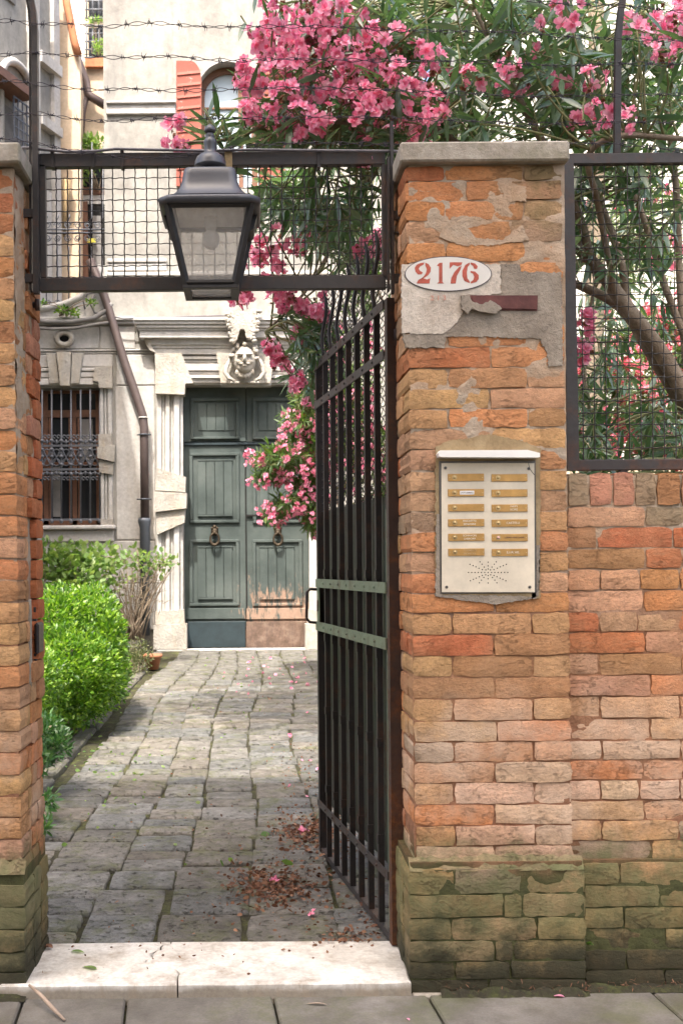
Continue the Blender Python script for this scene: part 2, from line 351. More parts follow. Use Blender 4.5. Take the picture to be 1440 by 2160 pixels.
# courtyard paving stones
path = empty('paved_path', (.5, 6, .1), 'uneven grey stone setts leading from the gate to the green door', None, kind='structure')
def stone_variant(k):
    r = random.Random(100+k); n = 20; out = []; ch = r.uniform(.0, .09)
    for i in range(n):
        t = i / n * 4; sd = int(t); f = t - sd
        p = [(-.5+f, -.5), (.5, -.5+f), (.5-f, .5), (-.5, .5-f)][sd]
        # round off corners
        c = .5 - ch*.35 * (1 if min(f, 1-f) < .15 else .2) * r.uniform(.6, 1.3)
        q = (max(-c, min(c, p[0])), max(-c, min(c, p[1])))
        out.append((q[0]*(1+r.uniform(-.02, .02)), q[1]*(1+r.uniform(-.03, .03))))
    vs = [(x, y, -1) for x, y in out] + [(x*1.0, y*1.0, -.25) for x, y in out] + [(x*.972, y*.968, .0+r.uniform(-.02, .04)) for x, y in out]
    vs += [(x*.62, y*.6, .08+r.uniform(-.05, .10)) for x, y in out] + [(0, 0, .1)]
    fs = []
    for l in range(3):
        for i in range(n): fs.append((l*n+i, l*n+(i+1) % n, (l+1)*n+(i+1) % n, (l+1)*n+i))
    fs += [(3*n+i, 3*n+(i+1) % n, 4*n) for i in range(n)]
    me = bpy.data.meshes.new('paving_stone'); me.from_pydata(vs, [], fs); me.materials.append(M['paving'])
    me.polygons.foreach_set('use_smooth', [True]*len(fs)); me.update(); return me
SV = [stone_variant(k) for k in range(14)]
rr = random.Random(11); cols = [-1.22, -.92, -.62, -.36, -.06, .27, .58, .90, 1.25, 1.6, 1.95, 2.3]
stones = []; yrow = .375; row = 0
ends = [yrow]*(len(cols)-1)
for c in range(len(cols)-1):
    y = .372; k = 0
    while y < 12.15:
        if rr.random() < .62: base = rr.choice([.19, .22, .25, .29])
        else: base = rr.choice([.33, .40, .16])
        if c in (2, 3, 4) and y < 1.0: base = .34
        y2 = min(y + base, 12.2)
        if 12.2 - y2 < .12: y2 = 12.2
        sway = lambda yy, xx: xx + .05*math.sin(yy*.9 + xx*2) + .015*(yy-.4) + .02*nz(yy, xx, 1.7, 5)
        xa = sway((y+y2)/2, cols[c]) + rr.uniform(-.014, .010); xb = sway((y+y2)/2, cols[c+1]) + rr.uniform(-.010, .014)
        if c == len(cols)-2: xb = 2.3
        stones.append((y, y2, xa, xb)); y = y2
stones.sort(key=lambda s_: s_[0] + (0 if s_[2] < 1.0 else 3))
rest = MB()
for i, (ya, yb, xa, xb) in enumerate(stones):
    g = rr.uniform(.001, .007); sx, sy = xb-xa-.004-2*g, yb-ya-.012-2*g*1.5; cx, cy = (xa+xb)/2, (ya+yb)/2
    tone = rr.uniform(.78, 1.18); warm = rr.uniform(-.05, .07); col = (tone*(1+warm), tone, tone*(1-warm))
    loc = (cx, cy, path_z(cy) + rr.uniform(-.006, .006)); rot = (rr.uniform(-.012, .012)+.0158, rr.uniform(-.014, .014), rr.uniform(-.02, .02))
    me = rr.choice(SV)
    if i < 298: put('paving_stone', me, loc, path, rot, (sx*rr.choice((1, -1)), sy, .045), col)
    else:
        m = Matrix.LocRotScale(Vector(loc), __import__('mathutils').Euler(rot), Vector((sx, sy, .045)))
        rest.add([m @ v.co for v in me.vertices], [tuple(p.vertices) for p in me.polygons], True)
rest.build('far_paving_stones', M['paving'], path, kind='stuff', color=(.98, .98, .97))
# curb along the left
kb = empty('bed_kerb', (-1.35, 6, .1), 'low stone kerb between the mossy path and the hedge bed', 'kerb')
y = .5
while y < 11.8:
    y2 = y + rr.uniform(.5, .95)
    b = MB().box((-1.36, y+.006, -.1), (-1.235+rr.uniform(-.01, .01), y2-.006, path_z(y)+.03+rr.uniform(-.01, .012)), .012); b.build('kerb_stone', M['paving'], kb, color=(.9, .88, .84)); y = y2

# ------------------------------------------------------------------ bricks
def brick_variant(kind, k, w_, h_, d_):
    r = random.Random(hash(kind) % 97 + k*31 + 5) if False else random.Random(len(kind)*97 + k*31 + 5)
    nx, nzn = max(3, int(w_/.032)+1), 5; vs = []; fs = []
    e = .007
    for j in range(nzn):
        for i in range(nx):
            fx = i/(nx-1); fz = j/(nzn-1); bx = i in (0, nx-1); bz = j in (0, nzn-1)
            x = -w_/2 + w_*fx; z_ = -h_/2 + h_*fz
            x += r.uniform(-.003, .003) if bx else r.uniform(-.004, .004); z_ += r.uniform(-.0028, .0028) if bz else r.uniform(-.002, .002)
            y_ = -d_/2 + (r.uniform(.0006, .0028) if (bx or bz) else r.uniform(-.0012, .0012))
            if bx and bz: y_ += .002; x *= (1-.0025/w_*2); z_ *= .955
            vs.append((x, y_, z_))
    for j in range(nzn-1):
        for i in range(nx-1): a = j*nx+i; fs.append((a, a+1, a+nx+1, a+nx))
    ring = [i for i in range(nx)] + [j*nx+nx-1 for j in range(1, nzn)] + [(nzn-1)*nx+i for i in range(nx-2, -1, -1)] + [j*nx for j in range(nzn-2, 0, -1)]
    b0 = len(vs)
    for i in ring: vs.append((vs[i][0]*1.0+math.copysign(.001, vs[i][0]), d_/2, vs[i][2]*1.0))
    n = len(ring); b1 = len(vs); vs += [vs[i] for i in ring]
    for i in range(n): fs.append((b1+i, b0+i, b0+(i+1) % n, b1+(i+1) % n))
    fs.append([b0+i for i in range(n)][::-1])
    me = bpy.data.meshes.new(kind); me.from_pydata(vs, [], fs); me.materials.append(M['brick'])
    me.polygons.foreach_set('use_smooth', [i < (nx-1)*(nzn-1) for i in range(len(fs))]); me.update(); return me
BV = {'S': ([brick_variant('stretcher', k, .25, .06, .12) for k in range(9)], .25, .06, .12),
      'H': ([brick_variant('header', k, .12, .06, .12) for k in range(8)], .12, .06, .12),
      'D': ([brick_variant('deep_header', k, .12, .06, .25) for k in range(6)], .12, .06, .25),
      'V': ([brick_variant('soldier', k, .066, .12, .25) for k in range(6)], .066, .12, .25)}
C_OR = (.58, .25, .11); C_RD = (.47, .16, .075); C_OC = (.56, .325, .16); C_TN = (.57, .33, .20); C_BR = (.42, .215, .11); C_GY = (.33, .24, .165); C_LT = (.66, .43, .29); C_PK = (.48, .235, .155)
PAL = [C_OR, C_OR, C_RD, C_OC, C_OC, C_TN, C_TN, C_BR, C_OR, C_LT, C_GY]
def jit(c, a=.12):
    k = rr.uniform(1-a, 1+a); return tuple(max(0, v*k*rr.uniform(.95, 1.05)) for v in c)
def lay(par, a, b, z0, z1, face, front, depth, col, joint=.006):
    """one brick spanning a..b along its face; face '-y','+x','-x'"""
    ln = b-a-joint; k = 'S' if ln > .17 else ('D' if depth > .2 else 'H')
    ms, w_, h_, d_ = BV[k]; h = z1-z0-joint*.7; cz = (z0+z1)/2
    s = (ln/w_*rr.choice((1, -1)), depth/d_, h/h_)
    off = rr.uniform(-.0035, .0025)
    if face == '-y': loc = ((a+b)/2, front+depth/2+off, cz); rz = 0
    elif face == '+x': loc = (front-depth/2-off, (a+b)/2, cz); rz = R(90)
    elif face == '-x': loc = (front+depth/2+off, (a+b)/2, cz); rz = R(-90)
    return put('brick', rr.choice(ms), loc, par, (rr.uniform(-.006, .006), rr.uniform(-.008, .008), rz), s, jit(col))
def zr(py): return EYE - (py - VY)/SC(0)
# right pillar -------------------------------------------------------
pr = empty('gate_pillar', (.78, .19, 0), 'brick pillar right of the open gate carrying the house number and doorbell panel', 'pillar')
JR = [353, 385, 427, 469, 515, 557, 600, 642, 684, 735, 780, 823, 866, 907, 952, 997, 1040, 1083, 1126, 1169, 1212, 1255, 1297, 1342, 1388, 1433, 1478, 1525, 1568.5, 1611.6, 1655.5, 1701, 1745, 1788, 1831]
COLS = {  # photo colours of the front bricks, course by course
 0: [C_RD, C_OR, C_TN, C_BR], 1: [C_OR, C_OR, C_TN, C_GY], 2: [C_OR, C_OR, C_TN, C_BR], 3: [C_TN, C_OR, C_GY], 4: [C_OR, C_OR, C_OR], 5: [C_TN, C_TN, C_OR],
 6: [C_TN, C_TN, C_TN], 7: [C_GY, C_BR, C_TN], 8: [C_TN, C_OR, C_OR], 9: [C_RD, C_OR, C_RD], 10: [C_OC, C_BR, C_TN], 11: [C_OC, C_TN, C_OC], 12: [C_OC, C_OR, C_BR], 13: [C_TN, C_OC, C_BR],
 14: [C_TN, C_GY, C_BR], 15: [C_TN, C_OC, C_TN], 16: [C_TN, C_OC, C_TN], 17: [C_GY, C_OC, C_PK], 18: [C_OR, C_OC, C_OR], 19: [C_TN, C_OC, C_TN], 20: [C_OR, C_OC, C_TN],
 21: [C_OR, C_OR], 22: [C_OC, C_OC, C_OC], 23: [C_RD, C_BR], 24: [C_OC, C_BR, C_OC], 25: [C_BR, C_BR], 26: [C_OC, C_TN, C_OC], 27: [C_OC, C_OR], 28: [C_GY, C_OR, C_TN], 29: [C_TN, C_LT], 30: [C_TN, C_LT, C_LT], 31: [C_OR, C_LT], 32: [C_OC, C_LT, C_LT], 33: [C_LT, C_LT]}
X0, X1, YB = .522, 1.040, .38
for i in range(len(JR)-1):
    zt, zb = zr(JR[i]), zr(JR[i+1]); w_ = X1-X0; cs = COLS.get(i, [C_OR, C_TN, C_OC]); lean = (i-20)*.0005
    xa, xb = X0+lean, X1+lean*1.3
    if i % 2 == 0 and i != 21 or i in ():
        cuts = [xa, xa+.132, xb-.125, xb]; dp = [.25, .12, .25]
    else: cuts = [xa, xa+w_*.52+rr.uniform(-.01, .01), xb]; dp = [.12, .12]
    if i < 9 and i % 2: cuts = [xa, xa+.15+rr.uniform(0, .05), xb-.17, xb]; dp = [.12]*3
    for k in range(len(cuts)-1): lay(pr, cuts[k], cuts[k+1], zb, zt, '-y', 0, dp[k], cs[min(k, len(cs)-1)])
    c2 = rr.choice(PAL)
    if i % 2 == 0: lay(pr, .25, YB, zb, zt, '-x', xa, .12, c2); lay(pr, .25, YB, zb, zt, '+x', xb, .12, rr.choice(PAL))
    else: lay(pr, .12, YB, zb, zt, '-x', xa, .12, cs[0]); lay(pr, .12, YB, zb, zt, '+x', xb, .12, cs[-1])
JP = [1831, 1885, 1934, 1982, 2025, 2063, 2096]
for i in range(len(JP)-1):
    zt, zb = zr(JP[i]), zr(JP[i+1]); xa, xb = .500, 1.078; f = -.030
    if i == 0: f = -.026
    cuts = [[xa, xa+.15, xb-.21, xb], [xa, xa+.31, xa+.37, xb], [xa, xa+.14, xb-.16, xb], [xa, xa+.28, xa+.34, xb], [xa, xa+.15, xa+.33, xb], [xa, xa+.26, xb]][i]
    for k in range(len(cuts)-1): lay(pr, cuts[k], cuts[k+1], zb, zt, '-y', f, .14, rr.choice([C_OC, C_GY, C_BR, C_TN]))
    lay(pr, .11, .25, zb, zt, '-x', xa, .12, C_OC); lay(pr, .25, YB, zb, zt, '-x', xa, .12, C_BR)
def mortar_face(xa, xb, za, zb, y, amp_lo, amp_hi, zsw, rec_lo, rec_hi, seed=0, st=.011):
    """bumpy mortar sheet filling the joints; recess and roughness change above zsw"""
    nx = int((xb-xa)/st)+1; nzn = int((zb-za)/st)+1; xs = np.linspace(xa, xb, nx); zs = np.linspace(za, zb, nzn); V = []
    for z_ in zs:
        t = min(1, max(0, (z_-zsw)/.25 + .5)); amp = amp_lo*(1-t)+amp_hi*t; rec = rec_lo*(1-t)+rec_hi*t
        for x in xs: V.append((x, y + rec - amp*(noise.noise(Vector((x*9, seed, z_*11)))*1.0 + .5*noise.noise(Vector((x*31, seed+4, z_*37)))), z_))
    i = np.arange((nx-1)*(nzn-1)); a = i // (nx-1) * nx + i % (nx-1)
    return np.array(V), np.stack([a, a+1, a+nx+1, a+nx], 1)
V, F = mortar_face(X0+.004, X1-.004, .42, zr(350), 0, .003, .0085, 1.75, .0055, .0032)
npmesh('mortar', V, F, M['mortar'], pr)
V, F = mortar_face(.507, 1.071, .0, .402, -.03, .006, .006, 9, .006, .010, 3)
npmesh('mortar', V, F, M['mortar'], pr)
b = MB().box((X0+.009, .012, 0), (X1-.009, YB-.006, zr(350))); b.build('core', M['mortar'], pr)
MB().box((.509, -.018, 0), (1.069, YB-.008, .425)).build('core', M['mortar'], pr)
MB().box((X0+.02, YB-.003, 0), (X1-.02, YB+.12, zr(360))).build('back_pier', M['mortar'], pr)
# cap stone
a = P(845, 308, -.03); b2 = P(1201, 349, -.03)
cp = MB().box((a.x-.002, -.032, zr(352)+.002), (b2.x, .46, zr(308)-.002), .006); cp.build('cap_stone', M['cap'], pr)

# left pillar --------------------------------------------------------
pl = empty('gate_pillar', (-1.02, .19, 0), 'brick pillar at the left edge of the gateway with the lock plate in its side', 'pillar')
XR = -.762; XL = -1.29; zc = [353 + 45.6*i for i in range(33)] + [1858]
for i in range(len(zc)-1):
    zt, zb = zr(zc[i]), zr(zc[i+1]); xr = XR + (i-16)*.0004
    if i < 3: base = C_RD
    else: base = rr.choice([C_OR, C_OC, C_BR, C_TN, C_OC, C_OR])
    if i % 2 == 0:
        lay(pl, xr-.13, xr, zb, zt, '-y', 0, .25 if False else .17, base); lay(pl, xr-.39, xr-.13, zb, zt, '-y', 0, .12, rr.choice(PAL)); lay(pl, XL, xr-.39, zb, zt, '-y', 0, .12, rr.choice(PAL))
    else:
        lay(pl, xr-.26, xr, zb, zt, '-y', 0, .12, base); lay(pl, XL, xr-.26, zb, zt, '-y', 0, .12, rr.choice(PAL)); lay(pl, .12, .175, zb, zt, '+x', xr, .10, base)
    lo = 16 <= i <= 22                               # broken away around the lock
    if lo: lay(pl, .25, YB, zb, zt, '+x', xr+.012, .12, C_RD)
    else:
        if i % 2: lay(pl, .175, YB, zb, zt, '+x', xr+(.012 if i < 25 else .002), .12, rr.choice([C_RD, C_BR, C_PK, C_OR]))
        else: lay(pl, .17, .27, zb, zt, '+x', xr+.002, .12, rr.choice([C_BR, C_TN])); lay(pl, .27, YB, zb, zt, '+x', xr+(.012 if i < 25 else .003), .12, rr.choice([C_RD, C_BR, C_PK]))
for i, (ta, tb) in enumerate(((1858, 1905), (1905, 1952), (1952, 1998), (1998, 2042), (2042, 2092))):
    zt, zb = zr(ta), zr(tb); xr = -.742
    w1 = [.16, .27][i % 2]
    lay(pl, xr-w1, xr, zb, zt, '-y', -.03, .15, rr.choice([C_OC, C_GY, C_TN])); lay(pl, XL-.02, xr-w1, zb, zt, '-y', -.03, .15, rr.choice([C_OC, C_GY]))
    lay(pl, .12, .25, zb, zt, '+x', xr, .12, C_GY); lay(pl, .25, YB, zb, zt, '+x', xr+.002, .12, C_BR)
V, F = mortar_face(XL, XR-.006, .40, zr(350), 0, .003, .006, 1.9, .006, .005, 8)
npmesh('mortar', V, F, M['mortar'], pl)
V, F = mortar_face(.006, YB-.004, .40, zr(350), 0, .003, .010, 1.7, .009, .004, 12)
V2 = np.stack([XR - V[:, 1] - .001, V[:, 0], V[:, 2]], 1); npmesh('mortar', V2, F, M['mortar'], pl)
MB().box((XL+.006, .012, 0), (XR-.012, YB-.006, zr(350))).build('core', M['mortar'], pl)
MB().box((XL-.012, -.018, 0), (-.751, YB-.008, .40)).build('core', M['mortar'], pl)
for xa, xb, yy, pa in ((.505, 1.073, -.026, pr), (XL, -.745, -.026, pl)):
    q = MB(); n = 30; g = lambda i, k: .008*noise.noise(Vector((i*.7, k*3.1, xa)))
    q.add([(xa+(xb-xa)*i/n, yy+g(i, 0), .398) for i in range(n+1)]+[(xa+(xb-xa)*i/n, yy+.007+g(i, 1), .410+g(i, 4)) for i in range(n+1)]+[(xa+(xb-xa)*i/n, .0005, .441+g(i, 2)*2) for i in range(n+1)], [(k*(n+1)+i, k*(n+1)+i+1, (k+1)*(n+1)+i+1, (k+1)*(n+1)+i) for k in (0, 1) for i in range(n)], True)
    q.build('sloped_fillet', M['brick'], pa, color=(.34, .25, .15))
cp = MB(); a = P(42, 303, -.035); cp.box((XL-.04, -.038, zr(349)+.004), (a.x, .46, zr(304)), .006); cp.build('cap_stone', M['cap'], pl)
# pale worn plaster rib, lock plate and bolt on the inner face
q = MB(); pts = [(.165, 1.27), (.19, 1.29), (.20, 1.24), (.195, 1.15), (.20, 1.04), (.185, .985), (.168, 1.0), (.172, 1.12)]
vs = [(XR+.004, y, z_) for y, z_ in pts] + [(XR-.004, y, z_) for y, z_ in pts]; n = len(pts)
q.add(vs, [list(range(n))] + [(k, k+n, (k+1) % n+n, (k+1) % n) for k in range(n)]); q.build('plaster_scrap', M['cap'], pl)
MB().box((XR-.002, .255, 1.06), (XR+.008, .275, 1.26), .001).build('lock_strip', M['iron_grey'], pl)
lp = MB().box((XR+.004, .235, 1.095), (XR+.020, .335, 1.205), .012); lp.build('lock_plate', M['iron'], pl)
MB().tube([(XR-.02, .24, 2.315), (XR+.022, .24, 2.315)], .011, 10).tube([(XR+.018, .24, 2.315), (XR+.032, .24, 2.315)], .021, 12).build('bolt', M['iron_rust'], pl)

# wall to the right --------------------------------------------------
wr = empty('brick_wall', (1.5, .2, 0), 'low brick wall right of the pillar, topped with upright bricks under the mesh fence', 'wall')
JW = [1075, 1118, 1163, 1207, 1252, 1297, 1340, 1385, 1430, 1475, 1522, 1568, 1610, 1652, 1695, 1737, 1780, 1827]
YF = .028; XE = 2.30
zq = lambda py: EYE - (py-VY)/SC(YF)
for i in range(len(JW)-1):
    zt, zb = zq(JW[i]), zq(JW[i+1]); x = X1+.002; fst = True
    seq = ['H', 'S'] if i % 2 else ['S', 'H']; k = 0
    if rr.random() < .4: seq = ['S', 'H', 'H', 'S']
    while x < XE:
        ln = .257 if seq[k % len(seq)] == 'S' else .128
        if fst and i % 2: ln = .105
        ln *= rr.uniform(.94, 1.06); fst = False
        t = zt
        warm = [C_OR, C_RD, C_TN, C_BR, C_PK, C_GY] if t > 1.0 else ([C_LT, C_TN, C_OC, C_OR] if t > .55 else [C_TN, C_GY, C_OC])
        lay(wr, x, min(x+ln, XE+.05), zb, zt, '-y', YF, .12, rr.choice(warm)); x += ln; k += 1
JV = [1827, 1875, 1921, 1967, 2010, 2052, 2092]
for i in range(len(JV)-1):
    zt, zb = EYE-(JV[i]-VY)/SC(0), EYE-(JV[i+1]-VY)/SC(0); x = 1.08
    k = i
    while x < XE:
        ln = (.257 if k % 2 else .128)*rr.uniform(.94, 1.08); lay(wr, x, min(x+ln, XE+.05), zb, zt, '-y', .004 if i < 4 else -.002, .14, rr.choice([C_GY, C_OC, C_BR])); x += ln; k += 1
x = X1+.004
while x < XE:
    ms, w_, h_, d_ = BV['V']; ln = rr.uniform(.068, .082); zt, zb = zq(1003), zq(1075)
    put('brick', rr.choice(ms), (x+ln/2, YF-.004+.125+rr.uniform(-.003, .003), (zt+zb)/2+.001), wr, (0, rr.uniform(-.02, .02), 0), ((ln-.008)/w_, 1, (zt-zb-.006)/h_*rr.uniform(.97, 1.02)), jit(rr.choice([C_BR, C_PK, C_GY, C_RD, C_PK]), .1)); x += ln
V, F = mortar_face(X1-.01, XE+.05, .42, zq(1009), YF, .004, .006, 1.0, .005, .0055, 21); npmesh('mortar', V, F, M['mortar'], wr)
V, F = mortar_face(1.06, XE+.05, 0, .405, .0, .006, .006, 9, .008, .012, 23); npmesh('mortar', V, F, M['mortar'], wr)
MB().box((X1-.01, YF+.012, 0), (XE+.05, YF+.27, zq(1010))).build('core', M['mortar'], wr)
MB().box((1.05, .014, 0), (XE+.05, YF+.2, .42)).build('core', M['mortar'], wr)
# the same wall runs on beyond the frame on both sides
for xa, xb, nm in ((XE+.05, 9.0, 'brick_wall'), (-9.0, XL-.02, 'brick_wall')):
    MB().box((xa, YF+.004, 0), (xb, YF+.27, zq(1003)), .004).build(nm, M['mortar'], None, 'plain garden wall running on along the alley %s the gateway' % ('right of' if xa > 0 else 'left of'), 'wall')
# ------------------------------------------------------------------ patches and number on the right pillar
M['plaster'] = stone_mat('old_white_plaster', (.44, .36, .29), (.60, .52, .43), (.68, .61, .52), 7, 50, .9, .008, stain=(.36, .27, .19), amt=.35)
M['cement'] = stone_mat('grey_cement_render', (.24, .195, .15), (.33, .275, .215), (.41, .35, .28), 7, 60, 1.0, .010, stain=(.14, .12, .10), amt=.5)
M['cement_tan'] = stone_mat('tan_render', (.24, .17, .09), (.33, .24, .13), (.38, .29, .17), 9, 80, .7, .005, stain=(.18, .12, .06), amt=.6)
M['num_white'] = simple('number_field_white', (.62, .585, .53), .8, var=.06, sc_=12, bump=.2)
M['num_red'] = simple('faded_red_paint', (.38, .085, .055), .8, var=.25, sc_=40)
M['num_ghost'] = simple('ghost_red_paint', (.62, .30, .22), .85, var=.2, sc_=60)
M['num_line'] = simple('dark_outline_paint', (.07, .06, .07), .8, var=.2)
M['wood_old'] = simple('dark_red_plank', (.10, .035, .03), .8, var=.4, sc_=14, bump=.6)
def Z3(pts): return [(800 + x/3.177, 280 + y/3.177) for x, y in pts]       # coordinates read on an enlarged view
def rough(pts, step=7, amp=1.6, seed=0):
    r = random.Random(seed); out = []
    for i in range(len(pts)):
        a, b = pts[i], pts[(i+1) % len(pts)]; L = math.hypot(b[0]-a[0], b[1]-a[1]); n = max(1, int(L/step))
        for k in range(n):
            t = k/n; out.append((a[0]+(b[0]-a[0])*t + (r.uniform(-amp, amp) if k else 0), a[1]+(b[1]-a[1])*t + (r.uniform(-amp, amp) if k else 0)))
    return out
def patch(name, pts, y0, m, seed=0, amp=1.2, step=5, par=None, **kw):
    b = MB(); b.ppx(rough(pts, step, amp, seed), y0, y0+.018); return b.build(name, m, par or pr, **kw)
patch('cement_patch', Z3([(812, 880), (940, 880), (945, 930), (1215, 935), (1222, 1130), (1228, 1560), (1130, 1570), (1120, 1470), (1070, 1380), (800, 1370), (440, 1365), (440, 1440), (180, 1440), (152, 1350), (430, 1340), (500, 1290), (560, 1200), (545, 1080), (812, 1080)]), -.0048, M['cement'], 3, 2.0, 4)
patch('plaster_patch', Z3([(150, 880), (300, 874), (810, 880), (812, 1075), (700, 1090), (600, 1082), (545, 1110), (550, 1160), (560, 1200), (500, 1290), (430, 1345), (290, 1350), (150, 1340)]), -.0068, M['plaster'], 5, 1.4, 4)
patch('mortar_smear', Z3([(400, 700), (430, 610), (500, 560), (640, 560), (760, 600), (590, 640), (640, 700), (820, 720), (900, 650), (960, 620), (1000, 720), (760, 755), (560, 755)]), -.003, M['mortar'], 7, 2)
patch('mortar_smear', Z3([(810, 350), (900, 340), (990, 370), (980, 460), (840, 460)]), -.003, M['mortar'], 9, 2)
# hollow with a dark plank
MB().ppx(Z3([(560, 1090), (1060, 1090), (1056, 1192), (830, 1190), (560, 1180)]), -.0078, .01).build('hollow', M['wood_old'], pr)
MB().ppx(rough(Z3([(620, 1100), (1052, 1105), (1050, 1182), (630, 1170)]), 9, .6, 2), -.0115, .01).build('plank', M['wood_old'], pr, label='dark red plank end showing in the hollow under the house number')
patch('mortar_lump', Z3([(545, 1090), (600, 1080), (620, 1130), (690, 1150), (740, 1120), (790, 1150), (820, 1180), (780, 1210), (690, 1200), (620, 1180), (590, 1215), (550, 1180)]), -.020, M['cement'], 11, 1.5)
# tan render behind the doorbell panel
patch('tan_render', [(918, 942), (940, 932), (1030, 915), (1100, 930), (1140, 945), (1138, 1262), (918, 1258)], -.0065, M['cement_tan'], 13, 2)
patch('cement_border', [(920, 1085), (932, 1085), (932, 1255), (1040, 1256), (1135, 1258), (1138, 1150), (1130, 1150), (1130, 1262), (1040, 1275), (918, 1258)], -.0075, M['cement'], 15, 1.5)
# house number
hn = empty('house_number', P(945, 578, -.01), 'white oval with the red stencilled house number 2176 painted high on the pillar', 'house number')
ov = [(944.8 + 91.6*math.cos(t), 577.5 + 37*math.sin(t)) for t in np.linspace(0, 2*math.pi, 64, endpoint=False)]
ov2 = [(944.8 + 90.0*math.cos(t), 577.5 + 35.4*math.sin(t)) for t in np.linspace(0, 2*math.pi, 64, endpoint=False)]
MB().ppx(ov, -.0098, .002).build('outline', M['num_line'], hn)
MB().ppx(ov2, -.0104, .002).build('white_field', M['num_white'], hn)
DG = [[(300,870),(275,873),(248,885),(236,905),(240,930),(258,950),(282,949),(290,936),(272,926),(262,912),(272,895),(295,884)],
 [(306,870),(328,880),(344,905),(341,932),(325,955),(300,972),(262,990),(295,963),(310,942),(317,915),(306,888)],
 [(248,1010),(260,986),(285,972),(318,984),(340,974),(334,1010)],
 [(384,890),(400,872),(421,870),(421,1000),(432,1010),(384,1010),(398,1000),(398,895)],
 [(470,868),(555,868),(547,888),(522,895),(494,885),(469,912)], [(549,893),(540,920),(517,960),(510,1010),(475,1010),(480,975),(500,935),(532,899)],
 [(603,869),(574,886),(554,925),(554,960),(568,993),(603,1008),(603,995),(588,975),(584,935),(590,900),(603,884)],
 [(610,869),(640,876),(657,895),(652,912),(634,912),(626,892),(610,882)], [(610,926),(640,930),(663,953),(664,980),(647,1001),(610,1010),(610,998),(628,986),(634,965),(626,945),(610,937)]]
for nm, idx in (('digit_two', (0, 1, 2)), ('digit_one', (3,)), ('digit_seven', (4, 5)), ('digit_six', (6, 7, 8))):
    b = MB()
    for i in idx: b.ppx(Z3(DG[i]), -.0110, -.004)
    b.build(nm, M['num_red'], hn)
def text_obj(name, s, size, loc, mat, parent, width=None, extrude=.0004, **kw):
    cu = bpy.data.curves.new('lettering', 'FONT'); cu.body = s; cu.size = size; cu.align_x = 'CENTER'; cu.align_y = 'CENTER'; cu.extrude = extrude; cu.resolution_u = 3
    o = bpy.data.objects.new('t', cu); sc.collection.objects.link(o); bpy.context.view_layer.update()
    me = bpy.data.meshes.new_from_object(o); bpy.data.objects.remove(o); bpy.data.curves.remove(cu)
    k = 1
    if width:
        a = [v.co.x for v in me.vertices]; k = width/(max(a)-min(a))
    for v in me.vertices: v.co = Vector((v.co.x*k, -v.co.z, v.co.y))
    me.materials.clear(); me.materials.append(mat); return tag(put(name, me, loc, parent), **kw)
gp = P(924, 629, -.0091)
text_obj('ghost_digits', '2 1 3', .022, gp, M['num_ghost'], hn, .05, label='faint remains of older red digits under the oval')

# doorbell panel
M['panel'] = simple('cream_stone_panel', (.66, .575, .44), .45, var=.13, sc_=9, bump=.1)
M['panel_rim'] = simple('metal_panel_rim', (.12, .11, .10), .4, .6)
M['brass'] = simple('brushed_brass', (.50, .29, .10), .42, .75, var=.18, sc_=25)
M['brass_button'] = simple('brass_button', (.55, .40, .20), .3, .9, var=.1)
M['text_light'] = simple('engraving_light', (.78, .70, .55), .7, var=.1); M['text_dim'] = simple('engraving_dim', (.58, .42, .22), .7, var=.1)
M['text_dark'] = simple('engraving_dark', (.10, .06, .05), .7); M['hole'] = simple('dark_hole', (.01, .01, .01), .9); M['paper'] = simple('paper_tag', (.85, .82, .78), .7, var=.03)
M['pinkplastic'] = simple('pinkish_button', (.55, .33, .28), .4)
M['marble'] = simple('white_marble_hood', (.80, .77, .72), .5, var=.06, sc_=10)
YP = -.012
dp = empty('doorbell_panel', P(1029, 1250, YP), 'cream doorbell panel with two columns of brass name plates and a speaker rose', 'doorbell panel')
MB().bpx(926.5, 972, 1130, 1252, YP+.003, .01, .001).build('rim', M['panel_rim'], dp)
f = MB(); f.ppx([(930.5, 977), (1113, 977), (1116, 990), (1126, 1003), (1127, 1249), (931.5, 1249)], YP, -.001); f.build('face_plate', M['panel'], dp)
MB().ppx([(1114.5, 977), (1126, 977), (1126, 1000), (1117.5, 989)], YP+.0008, -.001).build('broken_corner', M['panel'], dp)
MB().ppx([(924, 956), (928, 950), (1112, 949), (1138, 955.5), (1138, 964), (1134, 965), (932, 964), (926, 963)], -.052, -.004).build('hood', M['marble'], dp)
def disc(b, px, py, rp, y0, y1, n=12):
    return b.ppx([(px+rp*math.cos(t), py+rp*math.sin(t)) for t in np.linspace(0, 2*math.pi, n, endpoint=False)], y0, y1)
for x, y in ((939, 987), (1114.5, 988.5), (941.5, 1238.5), (1116.5, 1238.5)):
    s_ = disc(MB(), x, y, 3.2, YP-.002, YP+.001); s_ = s_.build('screw', M['panel_rim'], dp); disc(MB(), x, y, 1.2, YP-.0026, YP-.001, 6).build('slot', M['hole'], s_)
NM = {(1,0): ('tag', 'DOTT.DERINO'), (2,1): ('l2', 'NEPI', 'SCIRÈ'), (3,0): ('l2', 'MARCHETTO', 'BENZONI'), (3,1): ('l1', 'CASTELLI'), (4,0): ('l2b', 'SCHIAVON', "CHIERCHIA"),
      (4,1): ('dk', 'LOEREY MAR DANIL'), (5,0): ('d2', 'TOGNELLO', 'MONTESI'), (5,1): ('l1', 'S.I.R.VE.')}
